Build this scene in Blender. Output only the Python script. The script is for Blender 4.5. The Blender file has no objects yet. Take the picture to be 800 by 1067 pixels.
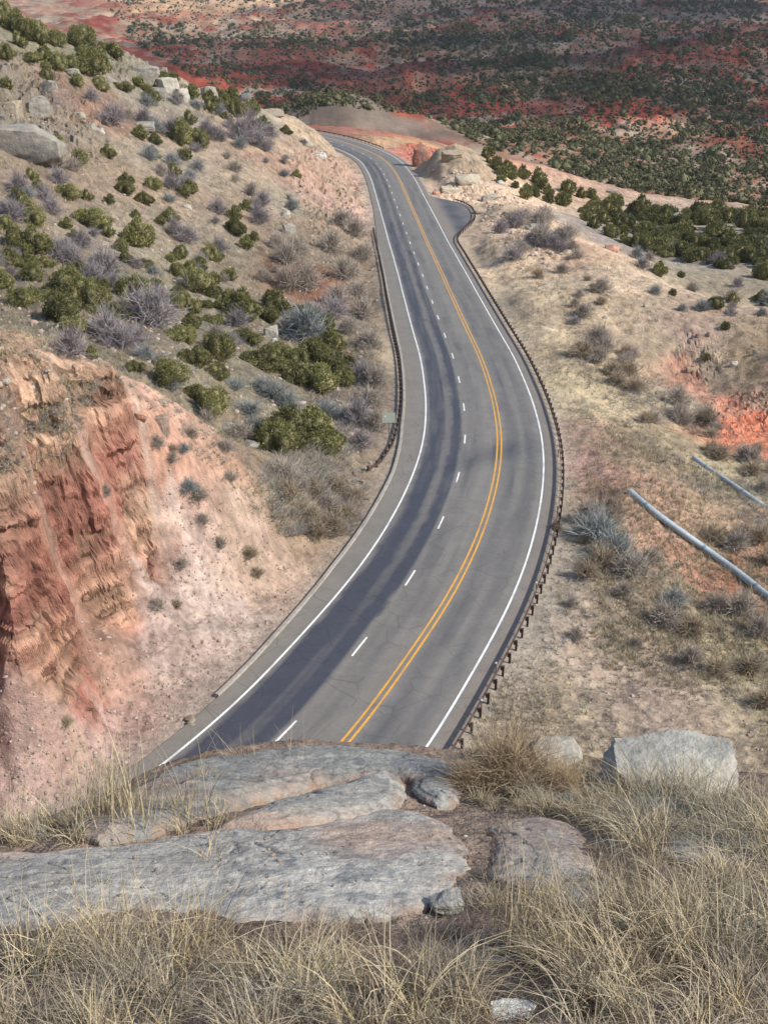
import bpy, math, random
import numpy as np
from mathutils import Vector
rng = np.random.default_rng(7); random.seed(7)
SC = bpy.context.scene; COL = SC.collection
R_ = math.radians
# ------------------------------------------------------------------ camera, world, sun, exposure
F = 1150.0; PITCH = R_(27.0)
cam_d = bpy.data.cameras.new('camera'); cam = bpy.data.objects.new('camera', cam_d); COL.objects.link(cam)
cam.location = (0, 0, 0); cam.rotation_euler = (R_(90)-PITCH, 0, 0)
cam_d.sensor_fit = 'VERTICAL'; cam_d.sensor_height = 24.0; cam_d.lens = 12.0*F/533.5
cam_d.clip_start = 0.05; cam_d.clip_end = 60000
SC.camera = cam
SUN_AZ, SUN_EL = R_(108), R_(39)          # azimuth clockwise from +Y: the sun stands to the right, a little behind
W = bpy.data.worlds.new('World'); SC.world = W; W.use_nodes = True
nt = W.node_tree; bg = nt.nodes['Background']
sky = nt.nodes.new('ShaderNodeTexSky'); sky.sky_type = 'NISHITA'; sky.sun_disc = False
sky.sun_elevation = SUN_EL; sky.sun_rotation = SUN_AZ; sky.altitude = 900; sky.dust_density = 1.5
nt.links.new(sky.outputs[0], bg.inputs[0]); bg.inputs[1].default_value = 0.13
sl = bpy.data.lights.new('sun', 'SUN'); sl.energy = 3.7; sl.angle = R_(1.0); sl.color = (1, .945, .85)
sun = bpy.data.objects.new('sun', sl); COL.objects.link(sun)
sd = Vector((math.sin(SUN_AZ)*math.cos(SUN_EL), math.cos(SUN_AZ)*math.cos(SUN_EL), math.sin(SUN_EL)))
sun.rotation_euler = sd.to_track_quat('Z', 'Y').to_euler(); sun.location = sd*100
vs = SC.view_settings; vs.view_transform = 'Standard'; vs.look = 'None'; vs.gamma = 1; vs.use_curve_mapping = False
vs.exposure = 0.80
SC.cycles.max_bounces = 4; SC.cycles.diffuse_bounces = 3; SC.cycles.glossy_bounces = 1; SC.cycles.transparent_max_bounces = 4

# ------------------------------------------------------------------ small maths
def s2l(c):
    c = np.asarray(c, float)/255.0
    return np.where(c <= .04045, c/12.92, ((c+.055)/1.055)**2.4)
def _h(i, j, k, s):
    n = (i*374761393 + j*668265263 + k*2147483647*0 + k*1274126177 + s*974634777) & 0xffffffff
    n = ((n ^ (n >> 13))*1274126177) & 0xffffffff
    n = ((n ^ (n >> 15))*2246822519) & 0xffffffff
    return ((n ^ (n >> 16)) & 0xffffff)/float(0xffffff)
def vnoise(x, y, z, s=0):
    xi = np.floor(x).astype(np.int64); yi = np.floor(y).astype(np.int64); zi = np.floor(z).astype(np.int64)
    fx = x-xi; fy = y-yi; fz = z-zi
    fx = fx*fx*(3-2*fx); fy = fy*fy*(3-2*fy); fz = fz*fz*(3-2*fz)
    def L(a, b, t): return a+(b-a)*t
    c = [_h(xi+a, yi+b, zi+d, s) for d in (0, 1) for b in (0, 1) for a in (0, 1)]
    return L(L(L(c[0], c[1], fx), L(c[2], c[3], fx), fy), L(L(c[4], c[5], fx), L(c[6], c[7], fx), fy), fz)*2-1
def fbm(x, y, z, o=4, s=0, ridg=False):
    a = 1.0; t = 0; n = 0
    for i in range(o):
        v = vnoise(x*2**i+17.3*i, y*2**i-9.1*i, z*2**i+5.7*i, s+i)
        if ridg: v = 1-2*np.abs(v)
        t = t+a*v; n += a; a *= .52
    return t/n
def cell(x, y, z, s=0): return _h(np.floor(x).astype(np.int64), np.floor(y).astype(np.int64), np.floor(z).astype(np.int64), s)*2-1
def sstep(a, b, x):
    t = np.clip((x-a)/(b-a), 0, 1); return t*t*(3-2*t)
cP, sP = math.cos(PITCH), math.sin(PITCH)
def ray(px, py):
    x = (np.asarray(px, float)-400)/F; y = (533.5-np.asarray(py, float))/F
    return x, cP+y*sP, -sP+y*cP
def proj(x, y, z):
    zc = y*cP-z*sP; yc = y*sP+z*cP
    return 400+F*x/zc, 533.5-F*yc/zc, zc

# ------------------------------------------------------------------ the road's course (metres)
HT = np.array([(15, -40.5), (30, -42.3), (45, -43.9), (57, -44.9), (68, -45.9), (80, -46.8), (104, -48.7), (128, -50.5), (152, -52.2), (176, -53.9), (199, -55.6), (223, -57.4), (250, -59), (320, -61.9), (390, -64.2), (430, -65.2), (500, -67), (560, -68.5)])
def catmull(P, n=24):
    P = np.vstack([2*P[0]-P[1], P, 2*P[-1]-P[-2]]); o = []
    for i in range(1, len(P)-2):
        for k in range(n):
            t = k/n; a, b, c, d = P[i-1:i+3]
            o.append(.5*(2*b+(c-a)*t+(2*a-5*b+4*c-d)*t*t+(3*b-a-3*c+d)*t**3))
    return np.array(o+[P[-2]])
REF = catmull(np.array([(-39, 19), (-27.5, 28), (-18.6, 37.5), (-11.6, 47.3), (-6.2, 57.2), (-1.8, 68.2), (2.2, 79.7), (5.3, 91.4), (7.7, 103.8), (9.2, 115.7), (9.9, 128), (10.05, 139.9), (9.9, 152), (9.4, 164.2), (8.9, 176.2), (8.45, 188.1), (8.0, 199.8), (7.6, 211.8), (7.1, 223.7), (6.6, 235.2), (6.0, 247), (4.9, 270), (3.3, 302), (1.0, 345), (-1.2, 372), (-4.0, 393), (-8.9, 412), (-15.5, 430), (-22, 444.5), (-31, 459), (-45, 476), (-66, 493), (-95, 505), (-140, 512)], float))
def resample(P, step):
    d = np.r_[0, np.cumsum(np.hypot(*np.diff(P, axis=0).T))]; s = np.arange(0, d[-1], step)
    return np.stack([np.interp(s, d, P[:, i]) for i in range(P.shape[1])], 1), s
REF, RS = resample(REF, 0.5)
for _ in range(6): REF[1:-1] = (REF[:-2]+2*REF[1:-1]+REF[2:])/4
T_ = np.gradient(REF, axis=0); T_ /= np.hypot(T_[:, 0], T_[:, 1])[:, None]
NR = np.stack([T_[:, 1], -T_[:, 0]], 1)                        # to the right of the way ahead
RZ = np.interp(REF[:, 1], HT[:, 0], HT[:, 1])
for _ in range(60): RZ[1:-1] = (RZ[:-2]+2*RZ[1:-1]+RZ[2:])/4
def s_at(Y): return float(np.interp(Y, REF[:, 1], RS))
OL, OY, OR = -4.71, 3.89, 8.72
def roadpt(s, off, dz=0.0):
    s = np.asarray(s, float); off = np.asarray(off, float)
    x = np.interp(s, RS, REF[:, 0]); y = np.interp(s, RS, REF[:, 1]); z = np.interp(s, RS, RZ)
    nx = np.interp(s, RS, NR[:, 0]); ny = np.interp(s, RS, NR[:, 1])
    return np.stack([x+nx*off, y+ny*off, z+dz+0*off], -1)
def pull(s):                                                   # width of the pull-out beyond the right shoulder
    Y = np.interp(s, RS, REF[:, 1])
    return np.interp(Y, [246, 256, 268, 280, 290, 298, 306, 312, 318], [0, 1.2, 4.2, 7.6, 9.5, 9.6, 7.5, 3.2, 0])
def edgeR(s): return OR+1.5+pull(s)
def edgeL(s):
    Y = np.interp(s, RS, REF[:, 1]); return OL-np.interp(Y, [40, 57, 64, 80, 104, 120, 250, 300], [1.3, 1.4, 1.5, 2.0, 2.0, 2.6, 2.6, 1.6])

# ------------------------------------------------------------------ terrain height: control points (image px, image py, metres ahead)
CP = [(180,700,63),(100,740,57),(0,800,50.5),(-150,800,47),(0,700,54),(100,660,62),(200,640,70),(260,600,77),(150,560,73),(70,640,61),(135,520,73.5),
 (60,400,67),(150,420,77),(110,380,74),(0,680,51.8),(0,500,57.5),(-150,500,52),(-150,400,60),(0,600,54.2),(30,470,61),(0,400,68),(0,345,77),(-150,362,72),(-70,372,72),(-70,356,77),(-150,352,77),(100,372,80),(200,437,86),(270,478,94),(90,560,66.2),(60,620,61.2),
 (50,392,69.5),(50,374,73),(50,360,76.5),(50,362,80),(100,394,74.5),(100,380,78),(10,372,71),(10,352,75),(140,412,80),(0,378,91),(50,380,91),(100,398,92),(-120,372,90),(150,425,96),(200,452,98),(0,320,122),(100,335,122),(200,412,106),(313,440,119),(370,480,105),(300,540,85),(280,390,136),(350,380,149),(200,360,129),(100,300,146),(0,280,142),(-150,260,130),
 (200,300,166),(300,300,192),(360,320,181),(370,265,226),(330,285,204),(200,220,215),(100,220,190),(0,220,170),(-150,200,155),(300,220,252),(0,140,215),(-150,120,195),(100,140,243),(200,150,280),(300,170,302),(350,205,300),(372,175,352),
 (0,60,266),(100,90,288),(200,110,315),(300,142,356),(0,18,306),(-150,-20,280),(100,48,325),(200,90,345),(300,129,378),(320,131,390),(337,138,402),(344,148,398),
 (600,700,67),(700,720,64),(800,745,61),(950,745,58),(600,600,80.5),(600,520,97),(650,520,94.5),(700,500,105),(800,545,100),(750,600,87),(800,640,80),(800,700,70),(950,640,76),(950,540,98),
 (650,440,126),(720,470,121),(800,480,121),(950,480,118),(750,340,173),(720,345,170),(725,400,158),(800,440,139),(780,462,131),(740,420,146),(800,380,156),(620,380,150),(600,300,192),(700,330,180),(950,380,150),(560,245,236),(520,215,286),(490,190,330),(470,170,352),(462,154,362),(478,155,364),
 (520,182,352),(600,217,360),(700,300,226),(800,320,214),(950,320,205),(650,262,288),(800,262,298),(950,262,290),(700,222,368),(800,240,348),(950,240,330),(600,192,400),(560,175,420)]
CPW = [(-130,430,-62),(-90,460,-84),(-60,560,-96),(-200,420,-50),(-250,560,-85),(-30,540,-84),(-30,600,-86),(-22,640,-80),(10,650,-84),(0,560,-92),(25,520,-78),(20,470,-72),(55,480,-86),(120,520,-98),(220,560,-105),(0,760,-106),(100,740,-112),(-150,750,-108),(-400,800,-100),(300,800,-112),
 (600,700,-100),(-60,20,-30),(-40,34,-40),(-25,20,-40),(0,38,-44),(20,40,-45),(20,20,-42),(45,45,-45),(80,40,-50),(60,10,-44),(0,14,-34),(-80,50,-22),(-110,70,-14),(-60,0,-20),
 (-700,1200,-105),(0,1200,-125),(700,1200,-115),(-1200,2200,-110),(0,2200,-130),(1200,2200,-115),(-2000,4500,-60),(0,4500,-70),(2000,4500,-50),(0,9000,0),(-5000,9000,20),(5000,9000,20),(0,28000,90),(-15000,26000,90),(15000,26000,90)]
FCP = [(400,1100,1.75),(0,1100,1.7),(800,1100,1.75),(400,1067,2.0),(0,1067,1.95),(800,1067,2.0),(400,950,2.9),(0,950,2.85),(800,950,2.95),(200,880,3.7),(0,880,3.65),(400,870,3.95),(600,880,3.85),(800,880,3.9),(300,820,4.9),(420,800,5.5),(150,850,4.2),(0,862,4.0),(550,830,4.8),(700,830,4.8),(800,830,4.7),
 (420,775,6.3),(300,775,6.0),(550,785,5.9),(700,785,6.0),(800,790,5.8),(200,800,5.3),(100,845,4.6),(0,870,4.3),(-150,880,4.0),(950,800,5.4)]
def c2w(L):
    a = np.array(L, float); rx, ry, rz = ray(a[:, 0], a[:, 1]); k = a[:, 2]/ry
    return np.stack([rx*k, a[:, 2], rz*k], 1)
main_pts = [c2w(CP), np.array(CPW, float)]
for s in np.arange(4, RS[-1], 14.0):
    for o in (-7.5, 2, 11.0):
        main_pts.append(roadpt([s], [o]))
for Y in (262, 275, 288, 300): main_pts.append(roadpt([s_at(Y)], [OR+8.0]))
main_pts = np.vstack(main_pts)
def warp(x, y): return np.arctan2(x, y), np.log(np.hypot(x, y))
class RBF:
    def __init__(s, P, V, lam=1e-4):
        s.P = P; n = len(P); K = s.k(P, P)+np.eye(n)*lam
        A = np.zeros((n+3, n+3)); A[:n, :n] = K; A[:n, n] = 1; A[:n, n+1:] = P; A[n, :n] = 1; A[n+1:, :n] = P.T
        s.w = np.linalg.solve(A, np.r_[V, 0, 0, 0])
    def k(s, a, b):
        d = ((a[:, None]-b[None])**2).sum(2); return .5*d*np.log(d+1e-12)
    def __call__(s, Q):
        o = np.empty(len(Q)); n = len(s.P)
        for i in range(0, len(Q), 40000):
            q = Q[i:i+40000]; o[i:i+40000] = s.k(q, s.P)@s.w[:n]+s.w[n]+q@s.w[n+1:]
        return o
mu, mv = warp(main_pts[:, 0], main_pts[:, 1])
rb_main = RBF(np.stack([mu, mv], 1), -main_pts[:, 2]/np.hypot(main_pts[:, 0], main_pts[:, 1]), 2e-5)
fp = c2w(FCP); fu, fv = warp(fp[:, 0], fp[:, 1])
rb_fore = RBF(np.stack([fu, fv], 1), -fp[:, 2]/np.hypot(fp[:, 0], fp[:, 1]), 1e-4)
# grid in polar form around the standpoint: dense where the photograph looks
def seg(a, b, n): return np.exp(np.linspace(math.log(a), math.log(b), n, endpoint=False))
rad = np.r_[.25, seg(.8, 1.7, 14), seg(1.7, 8.2, 330), seg(8.2, 42, 34), seg(42, 51.5, 60), seg(51.5, 78, 400), seg(78, 82, 20), seg(82, 480, 430), seg(480, 4200, 330), seg(4200, 30000, 40), 30000]
th = np.radians(np.r_[np.linspace(-180, -64, 24, endpoint=False), np.linspace(-64, -33, 30, endpoint=False), np.linspace(-33, 33, 700, endpoint=False), np.linspace(33, 64, 30, endpoint=False), np.linspace(64, 180, 25)])
NR_, NT = len(rad), len(th)
# coarse evaluation of the smooth surface, then bilinear
cu = np.radians(np.linspace(-75, 75, 150)); cv = np.log(np.geomspace(.25, 30000, 420))
CU, CV = np.meshgrid(cu, cv, indexing='ij')
Qm = rb_main(np.stack([CU.ravel(), np.maximum(CV.ravel(), math.log(18))], 1)).reshape(CU.shape)
Qf = rb_fore(np.stack([CU.ravel(), np.clip(CV.ravel(), math.log(1.4), math.log(9))], 1)).reshape(CU.shape)
def bil(Q, u, v):
    a = np.clip((u-cu[0])/(cu[1]-cu[0]), 0, len(cu)-1.001); b = np.clip((v-cv[0])/(cv[1]-cv[0]), 0, len(cv)-1.001)
    i = a.astype(int); j = b.astype(int); a = a-i; b = b-j
    return (Q[i, j]*(1-a)+Q[i+1, j]*a)*(1-b)+(Q[i, j+1]*(1-a)+Q[i+1, j+1]*a)*b
def redge(u): return np.interp(np.degrees(u), [-60, -30, -22, -14, -6, 0, 8, 20, 60], [4.5, 4.6, 4.95, 5.6, 6.2, 6.3, 6.1, 5.9, 5.6])
def smoothH(x, y):
    u, v = warp(x, y); r = np.exp(v); uc = np.clip(u, -1.25, 1.25)
    hm = -bil(Qm, uc, v)*r; hf = -bil(Qf, uc, v)*r
    re = redge(uc); 
    fl = -bil(Qm, uc, np.full_like(v, math.log(42)))*42
    drop = hf-(r-re)*1.2-14*sstep(re, re+3.5, r)-20*sstep(re+3.5, 30, r)
    h = np.where(r < re, hf, np.where(r > 42, hm, 0))
    mid = (r >= re) & (r <= 42)
    t = sstep(10, 40, r); base = hm*t+np.maximum(drop, -46)*(1-t)
    return np.where(mid, base, h)
def roadblend(x, y, h):
    """flatten the corridor of the road; also returns signed offset and distance along"""
    off = np.full(x.shape, 99.0); sv = np.zeros(x.shape); hz = np.zeros(x.shape)
    m = (np.hypot(x, y) > 20) & (y < 540) & (y > 12) & (np.abs(x) < 160)
    idx = np.where(m.ravel())[0]; X = x.ravel()[idx]; Y = y.ravel()[idx]
    C = REF[::8]; 
    for i in range(0, len(idx), 60000):
        a = X[i:i+60000]; b = Y[i:i+60000]
        k = (((a[:, None]-C[None, :, 0])**2+(b[:, None]-C[None, :, 1])**2)).argmin(1)*8
        best = np.full(len(a), 1e9); bi = k.copy()
        for dk in range(-5, 6):
            kk = np.clip(k+dk, 0, len(REF)-1); d = (a-REF[kk, 0])**2+(b-REF[kk, 1])**2
            q = d < best; best[q] = d[q]; bi[q] = kk[q]
        o = (a-REF[bi, 0])*NR[bi, 0]+(b-REF[bi, 1])*NR[bi, 1]
        al = (a-REF[bi, 0])*T_[bi, 0]+(b-REF[bi, 1])*T_[bi, 1]
        far = np.abs(al) > 3
        o = np.where(far, 99, o)
        off.ravel()[idx[i:i+60000]] = o; sv.ravel()[idx[i:i+60000]] = RS[bi]+al; hz.ravel()[idx[i:i+60000]] = RZ[bi]
    eR = edgeR(sv); eL = edgeL(sv)
    outd = np.where(off > 0, off-eR, eL-off)
    w = 1-sstep(0.9, 7.0, outd); w = np.where(off > 90, 0, w)
    tgt = hz-0.22-0.10*np.clip(outd, 0, 8)*(off > 0)
    return h*(1-w)+tgt*w, off, sv, outd

TH, RR = np.meshgrid(th, rad, indexing='ij')
GX = RR*np.sin(TH); GY = RR*np.cos(TH)
GH = smoothH(GX, GY)
GH, GOFF, GS, GOUT = roadblend(GX, GY, GH)
def raycast(px, py, grid=None):
    """where the sight line of an image point meets the smooth ground"""
    px = np.atleast_1d(np.asarray(px, float)); py = np.atleast_1d(np.asarray(py, float))
    G = GH if grid is None else grid
    rx, ry, rz = ray(px, py); t = np.arctan2(rx, ry); sl = rz/np.hypot(rx, ry)
    c = np.clip(np.searchsorted(th, t)-1, 0, NT-2); a = (t-th[c])/(th[c+1]-th[c])
    prof = G[c]*(1-a)[:, None]+G[c+1]*a[:, None]
    g = sl[:, None]*rad[None]-prof; g[:, rad < 1.5] = 1
    k = np.argmax(g < 0, 1); k = np.where((g < 0).any(1), k, NR_-1); i = np.arange(len(px))
    g0 = g[i, k-1]; g1 = g[i, k]; f = np.clip(g0/(g0-g1+1e-9), 0, 1)
    r = rad[k-1]+(rad[k]-rad[k-1])*f
    return np.stack([r*np.sin(t), r*np.cos(t), prof[i, k-1]*(1-f)+prof[i, k]*f], 1)
def hgt(x, y, grid=None):
    G = GH if grid is None else grid
    t = np.arctan2(x, y); r = np.hypot(x, y); c = np.clip(np.searchsorted(th, t)-1, 0, NT-2); k = np.clip(np.searchsorted(rad, r)-1, 0, NR_-2)
    a = (t-th[c])/(th[c+1]-th[c]); b = (r-rad[k])/(rad[k+1]-rad[k])
    return (G[c, k]*(1-a)+G[c+1, k]*a)*(1-b)+(G[c, k+1]*(1-a)+G[c+1, k+1]*a)*b

# world-anchored soft zones: an ellipse on the ground round a raycast point
def zone(px, py, wx, wy, edge=.35, seed=1, ns=.45):
    P = raycast([px], [py])[0]; u0 = math.atan2(P[0], P[1]); v0 = math.log(math.hypot(P[0], P[1]))
    A = raycast([px, px], [py+wy*.5, py-wy*.5]); va = np.log(np.hypot(A[:, 0], A[:, 1]))
    dv = max(.004, min(abs(va[0]-v0), abs(va[1]-v0), .5)*2); du = wx/F*abs(P[1]*cP-P[2]*sP)/math.hypot(P[0], P[1])
    d = np.hypot((TH-u0)/du, (np.log(RR)-v0)/dv)
    m = d < 2.0; out = np.zeros(d.shape)
    sc = max(1.0, du*math.hypot(P[0], P[1]))
    n = fbm((TH[m]-u0)/du*1.6+seed*7.1, (np.log(RR[m])-v0)/dv*1.6, GX[m]*0, 5, seed)
    out[m] = 1-sstep(1-edge, 1+edge, d[m]+n*ns)
    return out

# ------------------------------------------------------------------ relief
far = sstep(480, 900, RR)*(1-sstep(6000, 12000, RR))
offroad = sstep(0.5, 5, GOUT)*(RR > 15)
offroad = np.where(GOFF > 90, (RR > 15)*1.0, offroad)
bad = 1-np.abs(fbm(GX/170, GY/210, GX*0, 5, 31))*2.2               # badland ridges of the valley
hillf = far*(fbm(GX/260, GY/330, GX*0, 4, 21)*15+bad*11+fbm(GX/46, GY/46, GX*0, 4, 25, True)*8.5+fbm(GX/15, GY/15, GX*0, 3, 27, True)*2.2*(1-sstep(1500, 2600, RR)))
REL = hillf
for (px, py, wx, wy, hh) in [(655,135,60,18,16),(345,118,42,14,9),(590,112,40,9,8),(430,85,55,12,12),(300,62,60,8,9),(740,70,80,14,22),(520,30,90,14,20),(760,158,60,8,7),(480,120,40,8,8),(690,100,60,8,8),(620,10,120,9,26),(410,10,80,8,14)]:
    z = zone(px, py, wx, wy, .9, 3, .2); REL = REL+z*hh
midw = (RR > 30)*(1-sstep(450, 700, RR))
cut = zone(120, 630, 170, 130, .3, 4)                            # raw cut slope at the left
n1 = fbm(GX/26, GY/26, GX*0, 5, 41); n2 = fbm(GX/5.5, GY/5.5, GH/5.5, 4, 43); n3 = fbm(GX/1.3, GY/1.3, GH/1.3, 3, 47)
sw = sstep(30, 140, RR)
REL = REL+midw*offroad*(n1*(.5+1.6*sw)+n2*(.35+.35*sw)+n3*.2+fbm(GX/2.4, GY/2.4, GH/2.4, 3, 49, True)*.28)
gul = fbm((GX+GY*.35)/3.2, (GY-GX*.35)/16, GX*0, 4, 51, True)    # rills running down the cut
REL = REL+cut*offroad*gul*.55
forew = RR < 9
REL = REL+forew*(fbm(GX*2.2, GY*2.2, GX*0, 4, 55)*.05+fbm(GX*14, GY*14, GX*0, 3, 57)*.012)
GHF = GH+REL
# rock faces pushed out in beds and blocks
cl = np.maximum.reduce([zone(55, 505, 70, 118, .2, 60, .25), zone(105, 470, 62, 95, .3, 61), zone(20, 605, 58, 72, .25, 62, .25), zone(20, 540, 56, 60, .3, 63, .25), zone(60, 420, 60, 34, .3, 65), zone(125, 440, 28, 56, .3, 66)])
oc = np.maximum.reduce([zone(472, 168, 34, 20, .4, 64)*.2, zone(40, 115, 75, 55, .4, 67), zone(190, 90, 60, 14, .4, 68), zone(345, 200, 42, 60, .4, 69)*.7, zone(130,60,40,18,.4,70)*.8])
rc = np.maximum.reduce([zone(772, 435, 34, 32, .3, 71), zone(440, 160, 18, 16, .3, 72), zone(500, 205, 60, 26, .4, 73)*.5, zone(725,375,20,34,.4,74)*.6])
dx = np.gradient(GHF, axis=0)/(np.gradient(TH, axis=0)*RR); dr = np.gradient(GHF, axis=1)/np.gradient(RR, axis=1)
sn, cn = np.sin(TH), np.cos(TH)
gx = dr*sn+dx*cn; gy = dr*cn-dx*sn
nn = np.sqrt(gx**2+gy**2+1); NXv, NYv, NZv = -gx/nn, -gy/nn, 1/nn
def faces(bed, blk, seed):
    a = .8; X = (GX*math.cos(a)+GY*math.sin(a)); Y = (-GX*math.sin(a)+GY*math.cos(a))
    w = fbm(GX/9, GY/9, GHF/9, 3, seed)*.55
    Z = GHF+w*bed*1.1+.12*X
    b1 = cell(Z/bed, Z*0, Z*0, seed+1); b2 = cell(Z/(bed*.33), Z*0, Z*0, seed+2)
    lay = np.floor(Z/(bed*2.3))
    k1 = cell(X/blk+lay*.37+w*.5, Y/blk+lay*.61+w*.5, lay, seed+3); k2 = cell(X/(blk*.4)+w, Y/(blk*.4)+w, Z/(bed*.8), seed+4)
    return b1*.5+b2*.22+k1*.7+k2*.3, b1, b2, k1
f1, b1, b2, k1 = faces(1.7, 2.6, 80)
f2, _, b22, k21 = faces(1.5, 3.4, 90)
f3, *_ = faces(1.2, 1.6, 95)
D = cl*offroad*f1*.52+oc*f2*1.3*offroad+rc*offroad*f3*.6+cut*(1-cl)*offroad*(b2*.12+n2*.3)
VX = GX+NXv*D; VY = GY+NYv*D; VZ = GHF+NZv*D

# ------------------------------------------------------------------ ground colour, anchored to the ground
CC = [(60,720,(180,144,126)),(150,620,(184,156,142)),(230,640,(184,160,144)),(200,700,(180,154,138)),(120,770,(176,140,126)),(260,560,(180,150,126)),(300,520,(152,128,98)),(40,760,(172,136,120)),(20,830,(168,136,122)),
 (190,560,(190,162,146)),(150,510,(192,168,148)),(240,500,(186,142,112)),(170,450,(190,140,112)),(100,400,(178,142,112)),(30,400,(164,138,108)),(10,470,(160,130,102)),(60,460,(170,134,106)),(60,590,(166,124,104)),(100,540,(170,124,102)),(110,470,(170,122,98)),(20,650,(164,122,102)),(30,540,(166,112,84)),
 (250,440,(150,132,104)),(150,390,(146,130,104)),(270,400,(148,134,108)),(350,420,(150,130,108)),(380,350,(164,142,112)),(390,300,(176,150,118)),(330,286,(164,106,72)),(320,262,(160,136,112)),(340,240,(176,146,116)),
 (100,330,(140,126,104)),(180,340,(144,132,112)),(50,290,(140,124,100)),(180,280,(166,150,124)),(120,240,(168,148,122)),(220,250,(166,146,120)),(120,190,(182,152,122)),(60,200,(166,140,116)),(200,200,(178,148,122)),(170,170,(180,160,134)),(260,190,(190,164,134)),
 (310,180,(202,156,128)),(345,215,(210,168,144)),(300,215,(178,160,134)),(370,200,(206,174,142)),(360,180,(212,168,140)),(290,160,(196,164,130)),(60,120,(160,140,120)),(20,150,(158,144,122)),(95,110,(164,126,102)),(20,90,(162,144,122)),(130,90,(172,156,134)),(190,80,(178,166,144)),(250,110,(184,168,140)),(100,60,(150,140,112)),(20,30,(150,140,110)),(320,140,(200,170,136)),
 (440,160,(206,122,92)),(470,165,(172,148,116)),(420,150,(206,170,130)),(500,205,(222,186,146)),(540,240,(214,180,142)),(500,190,(214,180,144)),(490,230,(206,176,138)),(520,280,(208,178,140)),(560,300,(194,170,136)),(600,260,(204,168,134)),(640,290,(204,176,142)),(600,340,(190,166,132)),(560,360,(200,176,138)),(590,400,(200,178,134)),(620,420,(196,174,134)),(650,370,(192,166,134)),(620,470,(176,142,116)),(700,420,(176,158,128)),(700,360,(188,164,132)),
 (740,300,(156,140,112)),(700,265,(150,138,118)),(640,250,(150,136,122)),(790,360,(164,140,108)),(750,380,(184,160,132)),(740,400,(184,154,128)),(720,350,(186,154,132)),(780,440,(226,126,80)),(760,430,(204,132,98)),(725,405,(200,142,114)),(795,465,(230,130,84)),(795,420,(196,150,120)),(700,470,(166,146,112)),(760,500,(186,168,128)),(650,480,(168,142,112)),(640,505,(196,148,122)),
 (610,495,(206,158,134)),(700,570,(190,136,106)),(760,600,(196,122,88)),(690,545,(192,150,122)),(740,560,(176,148,116)),(800,600,(182,140,108)),(620,560,(162,148,122)),(580,600,(164,148,128)),(600,680,(184,162,140)),(680,700,(186,160,138)),(560,680,(176,160,138)),(640,640,(160,140,116)),(720,640,(154,136,108)),(770,700,(178,162,124)),(680,600,(150,130,108)),(780,660,(160,138,106)),(560,740,(178,158,130)),(570,500,(186,170,134)),
 (340,118,(150,124,112)),(340,135,(158,130,112))]
a = np.array([(c[0], c[1]) for c in CC], float); cw = raycast(a[:, 0], a[:, 1]); ccol = np.array([s2l(c[2]) for c in CC])
def idw(x, y, pts, cols, pw=5.0):
    out = np.zeros((len(x), 3)); pu, pv = warp(pts[:, 0], pts[:, 1]); u, v = warp(x, y)
    # stretch ln r so that it compares with picture height
    for i in range(0, len(x), 40000):
        d = ((u[i:i+40000, None]-pu)**2+((v[i:i+40000, None]-pv)*.62)**2)+1e-5
        w = d**(-pw/2); w /= w.sum(1)[:, None]; out[i:i+40000] = w@cols
    return out
wm = (RR > 30) & (RR < 560) & (np.abs(TH) < 1.2)
xx, yy = GX[wm], GY[wm]; rr = RR[wm]
tq, lq = TH[wm]*34, np.log(RR[wm])*16; w1 = fbm(tq, lq, tq*0, 5, 101)*.020*rr; w2 = fbm(tq, lq, tq*0, 5, 111)*.05*rr
C = np.zeros(GX.shape+(3,)); C[:] = s2l((160, 138, 112))
C[wm] = idw(xx+w1, yy+w2, cw, ccol)
# cliff rock: red-brown beds, weathered buff near the top
bufr = sstep(.0, .5, fbm(GX/6, GY/6, GHF/3, 4, 133)+.12)
crc = s2l((154, 94, 74))*(1-bufr)[..., None]+s2l((180, 136, 104))*bufr[..., None]
topw = sstep(-33, -26, GHF)[..., None]; crc = crc*(1-topw*.6)+s2l((184, 156, 124))*topw*.6
kc = (cl*.9*(RR > 40)*(RR < 90))[..., None]; C = C*(1-kc)+crc*kc
# mottling: pale scree, brown litter
m1 = fbm(GX/7, GY/7, VZ/7, 4, 121); m2 = fbm(GX/1.1, GY/1.1, VZ/1.1, 4, 125); m3 = fbm(GX/.35, GY/.35, VZ/.35, 2, 129)
mid = (RR > 30) & (RR < 700)
mm = (1+.26*m1+.50*m2+.36*m3)
C = np.where(mid[..., None], C*mm[..., None], C)
tint = fbm(GX/4, GY/6, VZ/4, 4, 131)
C = np.where((mid & (tint > .25))[..., None], C*(1-.5*np.clip((tint-.25)*3, 0, 1)[..., None]*(1-np.array([.98, .88, .78]))), C)
C = np.where(mid[..., None], C*(1-(np.clip(-tint-.2, 0, .5)*1.1)[..., None]*np.array([.55, .55, .5])), C)
# beds of the cliff and veins of the cut
bedc = 1+.26*b2+.20*b1+.14*k1
C = C*(1+(cl*(bedc-1)))[..., None]
crk = 1-.55*cl*np.clip(fbm(GX/1.6, GY/1.6, VZ/5, 3, 141, True)-.62, 0, .3)/.3
C = C*crk[..., None]
vein = fbm((GX*.8+GY*.5)/9+n1, VZ/2.4+n1*1.5, (GX-GY)/22, 4, 145)
vw = cut*(1-cl)*offroad
C = C*(1-vw[..., None]*(np.clip(vein-.12, 0, .35)*1.5)[..., None]*(1-np.array([.80, .62, .62])))
C = C+vw[..., None]*(np.clip(-vein-.12, 0, .35)*.9)[..., None]*(s2l((222, 204, 188))-C)
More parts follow.
